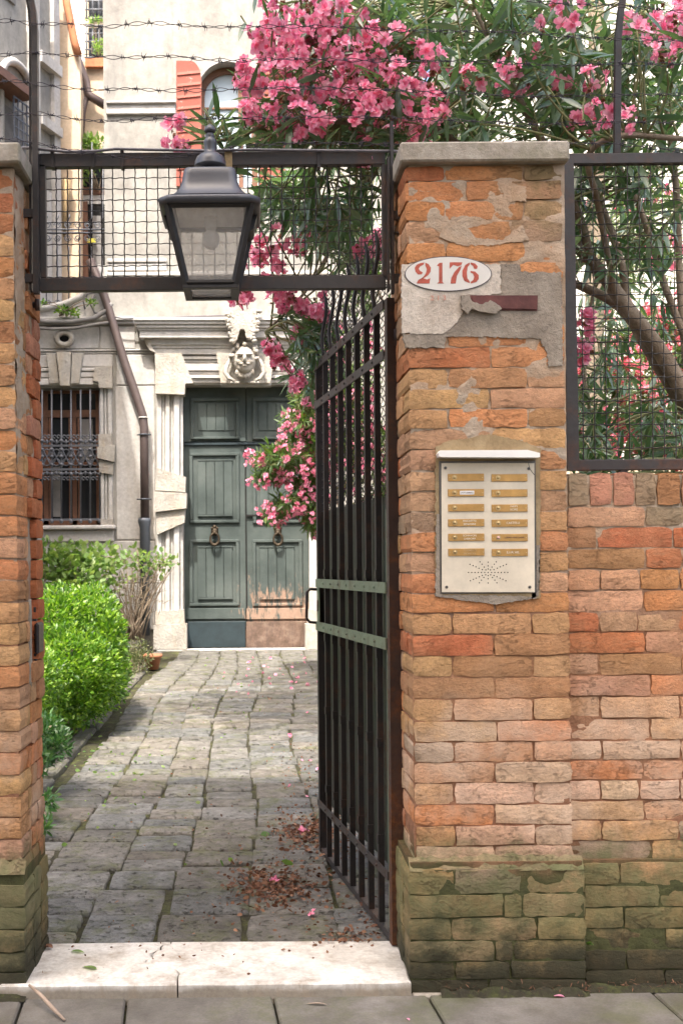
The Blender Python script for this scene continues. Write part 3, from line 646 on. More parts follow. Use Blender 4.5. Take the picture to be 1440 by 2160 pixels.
for r_ in range(6):
    for c in range(2):
        x0, x1 = ((944.3, 1020.2), (1036, 1111.5))[c]; y0 = (999.3, 1031.6, 1063.2, 1094.9, 1125.6, 1157)[r_] + c*.7
        x0 += r_*.15; x1 += r_*.2
        pt = MB().bpx(x0, y0, x1, y0+15.4, YP-.003, YP+.001, .0006).build('name_plate', M['brass'], dp)
        by = y0+7.6; bx = x0+14
        rg = disc(MB(), bx, by, 5.4, YP-.0045, YP-.002, 14).build('button_ring', M['brass_button'], pt)
        q = P(bx, by, YP-.005); bb = MB().ell((q.x, q.y, q.z), (.0052, .005, .0052), 10, 6); bb.build('button', M['pinkplastic'] if (r_, c) == (4, 1) else M['brass_button'], pt)
        for sx in (x0+3.6, x1-3): disc(MB(), sx, by, 1.3, YP-.0036, YP-.002, 7).build('pin', M['brass_button'], pt)
        cx = (x0+x1)/2+9
        t = NM.get((r_, c))
        if t:
            w1 = .043 if len(t[1]) > 6 else .022; k = t[0]
            if k == 'tag':
                MB().bpx(cx-22, by-4, cx+8, by+3.8, YP-.0036, YP-.002).build('paper_tag', M['paper'], pt); text_obj('lettering', t[1], .007, P(cx-7, by, YP-.0040), M['text_dark'], pt, .041)
            elif k in ('l2', 'l2b', 'd2'):
                m = M['text_light'] if k != 'd2' else M['text_dim']
                text_obj('lettering', t[1], .0088, P(cx-(0 if c else 2), by-3.4, YP-.0036), m if k != 'x' else m, pt, w1); text_obj('lettering', t[2], .0088, P(cx-(0 if c else 2), by+3.3, YP-.0036), m if k != 'l2' or c else M['text_light'], pt, w1*.9 if c == 0 else .024)
            elif k == 'l1': text_obj('lettering', t[1], .0098, P(cx-2, by, YP-.0036), M['text_light'], pt, .043)
            else: text_obj('lettering', t[1], .007, P(cx+1, by, YP-.0036), M['text_dark'], pt, .065)
hol = MB(); HS = [(0, d) for d in (-120, -77, -40, 0, 37, 74, 123)]
for sx in (-1, 1):
    HS += [(sx*d, 0) for d in (40, 78, 116, 153, 192, 229)]
    HS += [(sx*a, b) for a, b in ((68, -33), (107, -49), (142, -66), (176, -80), (212, -95), (68, 35), (103, 50), (140, 67), (172, 80), (207, 97), (27, -30), (45, -63), (71, -96), (95, -124), (29, 28), (50, 58), (78, 90), (102, 121))]
for a, b_ in HS: disc(hol, 1028.8 + a/5.538, 1207.5 + b_/5.538, 1.35, YP-.0006, YP+.0005, 8)
hol.build('speaker_holes', M['hole'], dp)

# ------------------------------------------------------------------ overhead panel of wire mesh, posts, barbed wire
def crimped(b, p, q, r, wav, amp, axis, n=4, ph=0):
    p, q = Vector(p), Vector(q); L = (q-p).length; m = max(2, int(L/wav*4)); pts = []
    for i in range(m+1):
        t = i/m; pts.append(p.lerp(q, t) + Vector(axis)*amp*(math.sin(t*L/wav*2*math.pi + ph)))
    b.tube(pts, r, n)
def mesh_panel(b, x0, x1, z0, z1, y, step=.0388, r=.0020):
    nx = int(round((x1-x0)/step)); nzn = int(round((z1-z0)/step))
    for i in range(nx+1):
        x = x0+(x1-x0)*i/nx; crimped(b, (x+.0012*nz(i, 3, 1.7), y, z0), (x, y, z1), r, step*1.0, .0016, (.45, 1, 0), 4, i*math.pi)
    for i in range(nzn+1):
        z_ = z0+(z1-z0)*i/nzn; crimped(b, (x0, y+.003, z_), (x1, y+.003, z_), r, step*1.0, .0018, (0, .7, 1), 4, i*math.pi)
YT = .20
mp = empty('overhead_mesh_panel', P(450, 610, YT), 'long iron framed wire mesh panel spanning the gateway behind the lantern', 'mesh panel')
fr = MB(); fr.bpx(83, 320, 812, 349, YT, YT+.03, .002); fr.bpx(84, 583, 814, 611, YT, YT+.03, .002); fr.bpx(84, 346, 97, 586, YT, YT+.03, .002); fr.bpx(806, 346, 822, 586, YT, YT+.03, .002)
fr.build('frame', M['iron_grey'], mp)
b = MB(); a = P(97, 585, YT+.015); c_ = P(808, 347, YT+.015); mesh_panel(b, a.x, c_.x, a.z, c_.z, YT+.015); b.build('wire_mesh', M['iron'], mp, kind='stuff')
MB().bpx(474, 318, 490, 354, YT-.006, YT-.001, .001).build('joint_plate', M['brass'] if False else M['cement_tan'], mp)
for x in (110, 196, 257, 672): MB().bpx(x-3, 316, x+4, 352, YT-.004, YT+.034).build('clip', M['iron'], mp)
# cable on the top rail
M['cable'] = simple('grey_cable', (.05, .05, .055), .5, var=.1); M['wire'] = simple('dark_barbed_wire', (.035, .028, .035), .55, .3, var=.3)
M['pvc'] = simple('grey_pipe', (.13, .12, .13), .4, var=.08)
cp = [(20, 312), (60, 312), (140, 320), (200, 319), (245, 314), (330, 316), (430, 318), (520, 316), (700, 318), (830, 319), (900, 322)]
MB().tube([P(x, y, YT-.01) for x, y in cp], .0052, 8).build('cable', M['pvc'], None, 'grey cable tied along the top of the overhead mesh panel', 'cable')
def post(pts, w_, d_, name, label, Y, par=None):
    b = MB()
    for i in range(len(pts)-1):
        (xa, ya), (xb, yb) = pts[i], pts[i+1]; p, q = P(xa, ya, Y), P(xb, yb, Y)
        b.add([(p.x-w_/2, Y, p.z), (p.x+w_/2, Y, p.z), (p.x+w_/2, Y+d_, p.z), (p.x-w_/2, Y+d_, p.z), (q.x-w_/2, Y, q.z), (q.x+w_/2, Y, q.z), (q.x+w_/2, Y+d_, q.z), (q.x-w_/2, Y+d_, q.z)],
              [(0,1,5,4),(1,2,6,5),(2,3,7,6),(3,0,4,7),(0,3,2,1),(4,5,6,7)])
    return b
def topcurve(x, y, n, dx): return [(x + dx*(i/n)**2, y - 14*i) for i in range(n)]
po = empty('wire_post', P(76, 615, .16), 'left iron post of the gateway carrying the strands of barbed wire', 'post')
post([(76, 617), (73, 60), (70, 20), (64, -12), (52, -40)], .019, .03, '', '', .165).build('bar', M['iron_grey'], po)
post([(65, 612), (64, 60), (61, 20), (55, -12)], .008, .034, '', '', .178).build('rear_bar', M['iron'], po)
for y in (449, 586): MB().bpx(49, y-9, 70, y+9, .17, .19, .001).build('bracket', M['iron_grey'], po)
po = empty('wire_post', P(826, 615, .16), 'short iron post between the overhead mesh panel and the right pillar', 'post')
post([(829, 617), (826, 255)], .010, .03, '', '', .165).build('bar', M['iron'], po)
post([(820, 612), (820, 330)], .008, .03, '', '', .172).build('rear_bar', M['iron_grey'], po)
for y in (453, 490, 586): MB().bpx(828, y-(9 if y != 490 else 2), 847, y+(9 if y != 490 else 2), .17, .19, .001).build('bracket', M['iron_grey'], po)
po = empty('wire_post', P(1303, 325, .2), 'black iron post rising from the mesh fence through the oleander', 'post')
post([(1302, 322), (1304, 80), (1310, 20), (1318, -25)], .021, .02, '', '', .205).build('bar', M['iron'], po)
W = {'topmost': [(1110, 2), (1180, 8), (1300, 12), (1460, 26)],
 'first': [(-30, 46), (10, 45), (40, 43), (60, 52), (100, 51), (160, 50), (200, 55), (225, 57), (280, 49), (340, 47), (352, 50), (440, 57), (540, 57), (700, 56), (860, 64), (1068, 68), (1200, 78), (1303, 82), (1460, 86)],
 'second': [(-30, 116), (10, 117), (70, 110), (130, 116), (200, 118), (260, 121), (370, 118), (437, 127), (500, 129), (620, 124), (800, 127), (1030, 131), (1180, 140), (1303, 133), (1460, 136)],
 'third': [(-30, 176), (26, 169), (70, 175), (145, 185), (205, 190), (270, 186), (340, 192), (400, 192), (520, 188), (620, 184), (740, 186), (940, 196), (1100, 204), (1300, 200), (1460, 199)],
 'fourth': [(-30, 246), (25, 239), (86, 238), (150, 250), (205, 256), (265, 256), (320, 250), (390, 252), (440, 250), (545, 249), (700, 246), (800, 248), (950, 254), (1120, 262), (1303, 257), (1460, 262)],
 'lowest': [(-30, 290), (12, 292), (78, 302), (140, 316), (200, 325), (257, 332), (320, 335), (380, 330), (440, 320), (500, 310), (560, 305), (640, 301), (760, 304), (820, 306), (960, 303), (1100, 300), (1303, 304), (1460, 322)]}
def spline(pts, n):
    xs = [p[0] for p in pts]; ys = [p[1] for p in pts]; xi = np.linspace(xs[0], xs[-1], n)
    yl = np.interp(xi, xs, ys); k = np.ones(9)/9; ye = np.convolve(np.pad(yl, 4, 'edge'), k, 'valid'); return list(zip(xi, ye))
lab = {'topmost': 'short barbed wire strand at the top right corner, above all the others', 'first': 'highest barbed wire strand crossing the whole gateway', 'second': 'second barbed wire strand from the top over the gateway',
 'third': 'third barbed wire strand from the top, just over the lantern top and shutter', 'fourth': 'fourth barbed wire strand, next above the lantern finial', 'lowest': 'lowest barbed wire strand, sagging onto the overhead mesh panel'}
for wi, (nm, pts) in enumerate(W.items()):
    Yw = .155 + .003*wi; L = pts[-1][0]-pts[0][0]; n = int(L/4)
    c = [P(x, y, Yw) for x, y in spline(pts, n)]
    root = empty('barbed_wire', c[0], lab[nm], 'barbed wire', 'barbed wire strands over the gateway')
    b = MB()
    for ph in (0, math.pi):
        b.tube([p + Vector((0, .0030*math.cos(i*.5+ph), .0032*math.sin(i*.5+ph) + (.005*math.sin(i*.045+wi)*(1 if ph else -.4)))) for i, p in enumerate(c)], .00125, 5)
    b.build('strand', M['wire'], root)
    r = random.Random(wi*5+1); x = r.randint(5, 14)
    while x < len(c)-3:
        bb = MB(); p = c[x]
        for k in range(2):
            a = r.uniform(0, math.pi); d = Vector((r.uniform(-.6, .6), math.cos(a)*.6, math.sin(a)+.5*math.copysign(1, math.sin(a)))).normalized()*r.uniform(.011, .017); s_ = Vector(((k-.5)*.008, 0, 0))
            bb.tube([p+s_-d, p+s_-d*.4+Vector((.002, 0, .003)), p+s_+d*.4-Vector((.002, 0, .003)), p+s_+d], [.0006, .0013, .0013, .0006], 4)
        bb.tube([p+Vector((math.cos(t)*0 + (t/12-.5)*.012, .0042*math.cos(t), .0042*math.sin(t))) for t in np.linspace(0, 12, 14)], .0012, 4)
        bb.build('barb', M['wire'], root); x += r.randint(11, 16)

# ------------------------------------------------------------------ lantern
M['lamp_metal'] = simple('dark_grey_lantern_paint', (.055, .055, .062), .38, .0, var=.12, sc_=9, bump=.08, spec=.5)
M['lamp_black'] = simple('black_lantern_frame', (.022, .020, .019), .5, var=.3, sc_=30, bump=.2)
M['opal'] = simple('opal_bulb', (.75, .74, .70), .35, var=.02)
t = NT('dusty_glass'); tr = t.n.new('ShaderNodeBsdfTransparent'); df = t.n.new('ShaderNodeBsdfDiffuse'); tl = t.n.new('ShaderNodeBsdfTranslucent'); gl = t.n.new('ShaderNodeBsdfGlossy'); gl.inputs['Roughness'].default_value = .12
df.inputs[0].default_value = (.72, .68, .63, 1); tl.inputs[0].default_value = (.86, .82, .77, 1)
m1 = t.n.new('ShaderNodeMixShader'); m1.inputs[0].default_value = .5; t.L(df.outputs[0], m1.inputs[1]); t.L(tl.outputs[0], m1.inputs[2])
m2 = t.n.new('ShaderNodeMixShader'); t.L(t.ramp(t.noise(13, 6, .7), [(.3, .18), (.7, .36)]), m2.inputs[0]); t.L(tr.outputs[0], m2.inputs[1]); t.L(m1.outputs[0], m2.inputs[2])
m3 = t.n.new('ShaderNodeMixShader'); m3.inputs[0].default_value = .07; t.L(m2.outputs[0], m3.inputs[1]); t.L(gl.outputs[0], m3.inputs[2]); t.L(m3.outputs[0], t.out.inputs[0]); M['dusty'] = t.m
YL = -.10; sL = SC(YL)
lc = P(441, 424, YL); CY = YL + .155      # centre line of the lantern
ln = empty('street_lantern', (lc.x, CY, P(441, 634, YL+.17).z), 'dark four sided lantern with dusty glass and a white bulb over the gateway', 'lantern')
def zl(py, Y=None): return EYE - (py-VY)/SC(CY if Y is None else Y) + .003
Hc = .001
zt, zb_ = zl(430, CY-.134), zl(610, CY-.078)+.012               # cage top, cage bottom
ht, hb = .134, .078                       # half widths
def cage(x, y, z_): k = (z_-zb_)/(zt-zb_); h = hb+(ht-hb)*k; return Vector((lc.x + x*h, CY + y*h*1.0, z_))
fr = MB()
def beam(p, q, w_, d_):
    """square beam from p to q"""
    fr.tube([p, q], [w_, w_], 4)
for sx in (-1, 1):
    for sy in (-1, 1): fr.tube([cage(sx, sy, zt), cage(sx, sy, zb_)], .0125, 4)
fb = MB()
for z_, w_ in ((zt-.004, .012), (zb_+.006, .016)):
    for a, c in (((-1, -1), (1, -1)), ((1, -1), (1, 1)), ((1, 1), (-1, 1)), ((-1, 1), (-1, -1))):
        fr.tube([cage(*a, z_), cage(*c, z_)], w_*.8, 4)
fr.build('frame', M['lamp_black'], ln)
for (a, c) in (((-1, -1), (1, -1)), ((1, -1), (1, 1)), ((1, 1), (-1, 1)), ((-1, 1), (-1, -1))):
    q = [cage(*a, zb_+.012), cage(*c, zb_+.012), cage(*c, zt-.008), cage(*a, zt-.008)]
    nn = (q[1]-q[0]).cross(q[3]-q[0]).normalized()*.0015
    MB().add([v-nn for v in q]+[v+nn for v in q], [(0,1,2,3),(7,6,5,4),(0,4,5,1),(1,5,6,2),(2,6,7,3),(3,7,4,0)]).build('glass_pane', M['dusty'], ln)
bf = MB(); h2 = hb+.012                  # bottom tray with its own pane
for a, b2, c, d in ((-h2, -h2, h2, -h2+.026), (-h2, h2-.026, h2, h2), (-h2, -h2+.026, -h2+.024, h2-.026), (h2-.024, -h2+.026, h2, h2-.026)):
    bf.box((lc.x+a, CY+b2, zb_-.012), (lc.x+c, CY+d, zb_-.002), .001)
bf.build('bottom_frame', M['lamp_black'], ln)
MB().box((lc.x-h2+.024, CY-h2+.026, zb_-.006), (lc.x+h2-.024, CY+h2-.026, zb_-.004)).build('bottom_pane', M['dusty'], ln)
# eave slab, bell roof, dome, finial
zc_ = zl(417, CY-.16); ev = MB(); ev.lathe([(.150, -.014), (.163, -.012), (.166, .003), (.160, .010), (.12, .014)], (lc.x, CY, zc_), 32, 1.0, 1.0, square=.95); ev.build('eave', M['lamp_metal'], ln)
rf = MB(); hp = [(82, 409), (72, 402), (64, 393), (58.5, 381), (56, 369), (54, 360), (51, 356.5), (46, 355)]
rf.lathe([(h_/sL*1.06, (417-y)/sL*1.30+.006) for h_, y in [(90, 411)]+hp], (lc.x, CY, zc_), 48, 1, 1, square=.86); rf.build('roof', M['lamp_metal'], ln)
dm = MB(); pr_ = [(36, 355), (35, 351), (34, 343), (30, 334), (22, 328), (14, 325.5), (13.5, 318), (13.5, 308), (14.5, 304), (14, 298), (10, 294), (9, 291), (10.5, 288), (8, 284), (7.5, 281)]
dm.lathe([(h_/sL, zl(y)-zl(355)) for h_, y in pr_], (lc.x, CY, zl(355)), 24); dm.build('dome', M['lamp_metal'], ln)
fn = MB(); pf = [(8, 282), (12.5, 279.5), (13, 276), (11.5, 271), (7.5, 267), (3, 264), (.8, 262)]
fn.lathe([(h_/sL, zl(y)-zl(282)) for h_, y in pf], (lc.x, CY, zl(282)), 14); fn.build('finial', M['lamp_metal'], ln)
# rear wings of the hood
for sx in (-1, 1):
    q = [(sx*.158, zl(424)), (sx*.162, zl(440)), (sx*.142, zl(488)), (sx*.132, zl(493)), (sx*.105, zl(493)), (sx*.13, zl(424))]
    b = MB(); b.prism([(lc.x+x, z_) for x, z_ in q], CY-.02, CY+.10); b.build('side_shield', M['lamp_black'], ln)
MB().lathe([(.02, 0), (.022, -.02), (.017, -.045)], (lc.x, CY, zt-.002), 12).build('socket', M['opal'], ln)
MB().ell((lc.x, CY, zt-.078), (.030, .030, .033), 16, 10).build('bulb', M['opal'], ln)
MB().box((lc.x-.11, CY-.11, zt-.004), (lc.x+.11, CY+.11, zt+.002)).build('reflector', M['marble'], ln)
MB().tube([(lc.x, CY+.09, zl(470)), (lc.x, YT, zl(470))], .012, 8).tube([(lc.x, CY+.12, zl(340)), (lc.x, YT-.002, zl(340))], .012, 8).build('bracket', M['lamp_black'], ln)

# ------------------------------------------------------------------ gate leaf, standing open
H0 = Vector((.497, .29)); E0 = Vector((.318, 1.60)); GL = (E0-H0).length; gd = (E0-H0)/GL; gn = Vector((-gd.y, gd.x))
if gn.x > 0: gn = -gn                     # towards the viewer's left
def G(u, z_, n=0.0): p = H0 + gd*u + gn*n; return Vector((p.x, p.y, z_))
gate = empty('iron_gate', G(GL/2, .05), 'tall black iron gate leaf standing open inwards, hinged at the right pillar', 'gate')
def gbox(b, u0, u1, z0, z1, n0, n1):
    return b.add([G(u, z_, n) for u in (u0, u1) for n in (n0, n1) for z_ in (z0, z1)], [(0,1,3,2),(4,6,7,5),(0,4,5,1),(2,3,7,6),(0,2,6,4),(1,5,7,3)])
gbox(MB(), -.004, .032, .052, 2.34, -.036, .012).build('hinge_stile', M['iron_rust'], gate)
gbox(MB(), GL-.030, GL, .06, 2.43, -.02, .012).build('lock_stile', M['iron'], gate)
gbox(MB(), .032, GL-.03, .052, .078, -.02, .008).build('bottom_rail', M['iron_grey'], gate)
M['sheet'] = iron_mat('dark_sheet_iron', base=(.035, .042, .032), rust=.45); nb = 7; us = [.032 + (GL-.062)*(k+1)/(nb+1) for k in range(nb)]
for nm, z_, w_, m in (('top_rail', 2.325, .034, 'iron_grey'), ('upper_rail', 2.145, .034, 'iron_grey'), ('lock_rail', 1.315, .040, 'iron_green'), ('middle_rail', 1.115, .042, 'iron_green'), ('lower_rail', .288, .030, 'iron_grey')):
    o = gbox(MB(), .032, GL-.0, z_-w_/2, z_+w_/2, .0125, .018).build(nm, M[m], gate)
    for u in us:
        p = G(u, z_, .018); MB().ell(p, (.006, .006, .006), 8, 5).build('rivet', M[m], o)
for k in range(nb+1):
    u = .032 + (GL-.062)*(k+.5)/(nb+1); gbox(MB(), u-.006, u+.006, .078, 1.60, -.0155, -.008).build('back_bar', M['iron_green'], gate)
for k, u in enumerate(us):
    b = MB(); gbox(b, u-.009, u+.009, .078, 2.34, -.010, .012)
    top = [G(u + .009*math.sin(t*math.pi*2.0), 2.34 + .30*t, .004 + .009*math.sin(t*math.pi*2)) for t in np.linspace(0, 1, 14)]
    b.tube(top, [.0085]*12+[.006, .002], 6); o = b.build('bar', M['iron'], gate)
    for z_ in (1.362, 1.07, .74, .385): gbox(MB(), u-.013, u+.013, z_-.017, z_+.017, -.007, .0155).build('collar', M['iron'], o)
gbox(MB(), .032, GL-.03, .30, 1.648, -.019, -.0165).build('sheet_panel', M['sheet'], gate)
gm = MB(); st = .0365; k = 0; z_ = 1.65
while z_ < 2.64:
    crimped(gm, G(.03, z_, -.012), G(GL-.02, z_, -.012), .0016, st, .0025, (0, 0, 1), 4, k*math.pi); z_ += st; k += 1
u = .03; k = 0
while u < GL-.02:
    ax = (gn.x, gn.y, 0); p, q = G(u, 1.65, -.013), G(u, 2.64, -.013); crimped(gm, p, q, .0016, st, .0045, (gn.x*.8+gd.x*.6, gn.y*.8+gd.y*.6, 0), 4, k*math.pi); u += st; k += 1
gm.build('wire_mesh', M['iron'], gate, kind='stuff')
gbox(MB(), GL-.075, GL-.03, 1.135, 1.295, .0125, .017).build('lock_plate', M['iron_green'], gate)
gbox(MB(), GL-.06, GL-.045, 1.185, 1.235, .017, .022).build('keyhole_cover', M['iron_rust'], gate)
hh = [G(GL-.005, 1.285, .012), G(GL-.004, 1.287, .045), G(GL-.004, 1.272, .060), G(GL-.004, 1.15, .062), G(GL-.004, 1.132, .048), G(GL-.005, 1.128, .012)]
MB().tube(hh, .007, 8).build('handle', M['iron'], gate)
for z_ in (2.2, .35): MB().tube([G(.0, z_, -.012)+Vector((.012, 0, -.03)), G(.0, z_, -.012)+Vector((.012, 0, .03))], .013, 10).build('hinge', M['iron_rust'], gate)
# white string hanging at the hinge
MB().tube([P(834, 1215, .3), P(829, 1225, .3), P(832, 1238, .3), P(838, 1252, .3)], .0014, 5).build('string', M['paper'], None, 'thin pale string tied at the gate hinge side', 'string')

# ------------------------------------------------------------------ mesh fence on the wall
fe = empty('mesh_fence', P(1330, 1003, .2), 'black iron framed wire mesh fence standing on the low brick wall', 'fence')
YFc = .17; b = MB()
a, c = P(1214, 970, YFc), P(1213, 345, YFc); XF = 2.30; zt_, zb2 = c.z, a.z
MB().add([(P(1188, 330, YFc).x, YFc, zt_+.035), (P(1209, 330, YFc).x, YFc, zt_+.035), (P(1221, 985, YFc).x, YFc, zb2-.035), (P(1196, 985, YFc).x, YFc, zb2-.035),
          (P(1188, 330, YFc).x, YFc+.03, zt_+.035), (P(1209, 330, YFc).x, YFc+.03, zt_+.035), (P(1221, 985, YFc).x, YFc+.03, zb2-.035), (P(1196, 985, YFc).x, YFc+.03, zb2-.035)],
         [(0,1,2,3),(4,5,6,7),(0,4,5,1),(1,5,6,2),(2,6,7,3),(3,7,4,0)]).build('stile', M['iron_grey'], fe)
MB().box((a.x-.02, YFc+.001, zt_), (XF, YFc+.029, zt_+.036), .002).build('top_rail', M['iron_grey'], fe)
MB().box((a.x-.002, YFc+.001, zb2-.036), (XF, YFc+.029, zb2), .002).build('bottom_rail', M['iron_grey'], fe)
MB().box((XF, YFc, zb2-.036), (XF+.04, YFc+.03, zt_+.036), .002).build('stile', M['iron_grey'], fe)
b = MB(); mesh_panel(b, a.x-.01, XF, zb2, zt_, YFc+.015, .040, .0020); b.build('wire_mesh', M['iron'], fe, kind='stuff')
for x in (1314, 1600): MB().bpx(x-7, 990, x+9, 1008, YFc+.005, YFc+.025).build('foot', M['iron'], fe)
for y in (420, 515, 880): MB().bpx(1180, y-8, 1196, y+8, YFc+.002, YFc+.022, .002).build('bracket', M['iron'], fe)
# ------------------------------------------------------------------ facade of the house at the end of the path
YW = 12.3
M['stucco'] = stone_mat('old_cream_stucco', (.23, .215, .195), (.335, .318, .285), (.41, .39, .35), 1.3, 9, .5, .015, stain=(.185, .18, .17), amt=.85)
M['facade_stone'] = stone_mat('carved_white_stone', (.38, .37, .35), (.52, .50, .475), (.60, .585, .555), 2.4, 22, .4, .008, stain=(.40, .33, .23), amt=.4)
M['rough_stone'] = stone_mat('rusticated_stone', (.34, .31, .27), (.46, .43, .38), (.55, .52, .46), 3.5, 30, .9, .02, stain=(.42, .31, .17), amt=.5)
M['pale_render'] = stone_mat('pale_render', (.60, .57, .51), (.72, .69, .62), (.78, .75, .69), .8, 10, .3, .01, stain=(.5, .46, .4), amt=.4)
M['warm_render'] = stone_mat('warm_ochre_render', (.56, .43, .29), (.68, .54, .38), (.74, .61, .45), .8, 10, .3, .01, stain=(.42, .3, .2), amt=.4)
M['peach'] = stone_mat('peach_render', (.54, .41, .28), (.66, .52, .37), (.72, .60, .46), .8, 10, .3, .01, stain=(.42, .35, .27), amt=.5)
def door_mat():
    t = NT('weathered_green_paint'); z = t.z()[2]; x = t.z()[0]
    c = t.ramp(t.noise(1.6, 7, .65), [(.3, (.034, .046, .043)), (.5, (.066, .083, .077)), (.75, (.11, .128, .118))])
    c = t.mix(1.0, c, t.objcol(), 'MULTIPLY')
    c = t.mix(t.ramp(t.noise(16, 6, .75, st=(2, 2, .6)), [(.60, 0), (.68, .6)]), c, (.035, .05, .045))
    pe = t.math('MULTIPLY', t.smooth(t.math('ADD', z, t.math('MULTIPLY', t.noise(2.2, 5), .9)), 1.9, .65), t.smooth(x, -.35, .15))
    n = t.noise(11, 8, .8, st=(1.6, 1, .35)); pm = t.math('MULTIPLY', t.ramp(t.math('ADD', n, t.math('MULTIPLY', pe, .26)), [(.60, 0), (.65, 1)]), t.math('GREATER_THAN', pe, .02))
    c = t.mix(pm, c, t.mix(t.noise(20), (.22, .14, .10), (.38, .265, .195)))
    h = t.math('ADD', t.noise(14, 6, .7, st=(3, 1, .3)), t.math('MULTIPLY', pm, -.5))
    return t.done(c, .65, t.bump(h, .5, .006), spec=.3)
M['door'] = door_mat()
M['door_dark'] = simple('dark_blue_green_paint', (.022, .036, .042), .6, var=.25, sc_=8, bump=.3)
M['door_peeled'] = stone_mat('peeled_brown_paint', (.10, .068, .05), (.18, .12, .09), (.27, .20, .155), 7, 40, .8, .01, stain=(.07, .05, .045), amt=.6)
M['downpipe'] = simple('brown_copper_pipe', (.11, .082, .076), .5, .2, var=.15, sc_=6)
M['downpipe_low'] = simple('grey_blue_iron_pipe', (.085, .095, .11), .5, .2, var=.15, sc_=6)
M['frame_wood'] = simple('brown_window_wood', (.18, .085, .05), .6, var=.25, sc_=9, bump=.2)
M['grille'] = simple('grey_window_iron', (.13, .135, .15), .5, .3, var=.15)
t = NT('window_glass'); t.done((.02, .022, .025), .15, None, 0, .3); M['glass'] = t.m
M['glass_sky'] = simple('painted_sky_glass', (.50, .60, .68), .08, 0, var=.04, sc_=2, spec=.8)  # sky reflection painted into the pane as a pale blue base colour
M['dark'] = simple('dark_interior', (.012, .011, .010), .9)
M['curtain'] = simple('grey_curtain', (.20, .19, .18), .9, var=.3, sc_=3)
def shut_mat():
    t = NT('flaking_red_shutter_paint'); n = t.noise(8, 8, .8, st=(1, 1, 1.6)); c = t.mix(t.noise(3), (.25, .06, .042), (.33, .11, .08))
    c = t.mix(t.ramp(n, [(.60, 0), (.64, 1)]), c, (.33, .30, .26)); return t.done(c, .75, t.bump(n, .4, .01))
M['shutter'] = shut_mat(); M['bronze'] = simple('bronze_knocker', (.06, .045, .03), .6, .7, var=.3, sc_=30)
M['tile'] = simple('orange_roof_tile', (.42, .17, .08), .85, var=.25, sc_=9, bump=.4)
house = empty('portal_house', P(500, 1372, YW), 'pale stucco house with a carved stone portal at the end of the path', 'house')
def fz(py): return P(530, py, YW).z
def fx(px, py=1000): return P(px, py, YW).x
xl = fx(226); xr = fx(900); zt = 14.0
# wall as blocks round the openings (window, door, arched window)
wl = MB(); zb = -.3
def wbox(xa, xb, za, zb_, m='stucco'):
    return MB().box((xa, YW, za), (xb, YW+.5, zb_)).build('wall', M[m], house)
zc1 = fz(668)                      # cornice line between ground floor and upper wall
dx0, dx1, dz1 = fx(386), fx(652), fz(812)
wx0, wx1, wz0, wz1 = fx(60), fx(212), fz(1108), fz(815)
wbox(-9, wx0, zb, zc1); wbox(wx0, wx1, zb, wz0); wbox(wx0, wx1, wz1, zc1); wbox(wx1, dx0, zb, zc1); wbox(dx0, dx1, dz1, zc1); wbox(dx1, xr, zb, zc1)
ax, az = fx(487), fz(193); ar = 62/SC(YW)       # arch
zsill = fz(395)
wbox(xl, ax-ar, zc1, zt); wbox(ax+ar, xr, zc1, zt); wbox(ax-ar, ax+ar, zc1, zsill)
arc = [(ax - ar*math.cos(t), az + ar*math.sin(t)) for t in np.linspace(0, math.pi, 25)]
MB().prism([(ax-ar, zt), (ax-ar, az)] + arc[1:13] + [(ax, zt)], YW, YW+.5).build('wall', M['stucco'], house)
MB().prism([(ax, zt)] + arc[12:-1] + [(ax+ar, az), (ax+ar, zt)], YW, YW+.5).build('wall', M['stucco'], house)
# raised moulding round the arch, its window
def arch_band(r0, r1, zlow, y0, y1):
    o = [(ax - r1*math.cos(t), az + r1*math.sin(t)) for t in np.linspace(0, math.pi, 25)]; i = [(ax - r0*math.cos(t), az + r0*math.sin(t)) for t in np.linspace(0, math.pi, 25)]
    b = MB(); pts = [(ax-r1, zlow)] + o + [(ax+r1, zlow), (ax+r0, zlow)] + i[::-1] + [(ax-r0, zlow)]
    n = len(o)
    for k in range(n-1):
        q = [o[k], o[k+1], i[k+1], i[k]]; b.prism(q, y0, y1)
    b.prism([(ax-r1, zlow), (ax-r1, az), (ax-r0, az), (ax-r0, zlow)], y0, y1); b.prism([(ax+r0, zlow), (ax+r0, az), (ax+r1, az), (ax+r1, zlow)], y0, y1); return b
arch_band(ar*1.0, ar*1.06, zsill, YW-.03, YW+.02).build('arch_moulding', M['facade_stone'], house)
aw = arch_band(ar*.80, ar*.995, zsill, YW+.16, YW+.3).build('arched_window_frame', M['frame_wood'], house)
MB().box((ax-ar, YW+.22, zsill), (ax+ar, YW+.24, az+ar)).build('pane', M['glass_sky'], aw)
MB().box((ax+.15, YW+.17, zsill), (ax+.21, YW+.21, az+ar*.9)).build('mullion', M['frame_wood'], aw); MB().box((ax-ar*.9, YW+.19, fz(218)), (ax+ar*.9, YW+.21, fz(214))).build('glazing_bar', M['frame_wood'], aw)
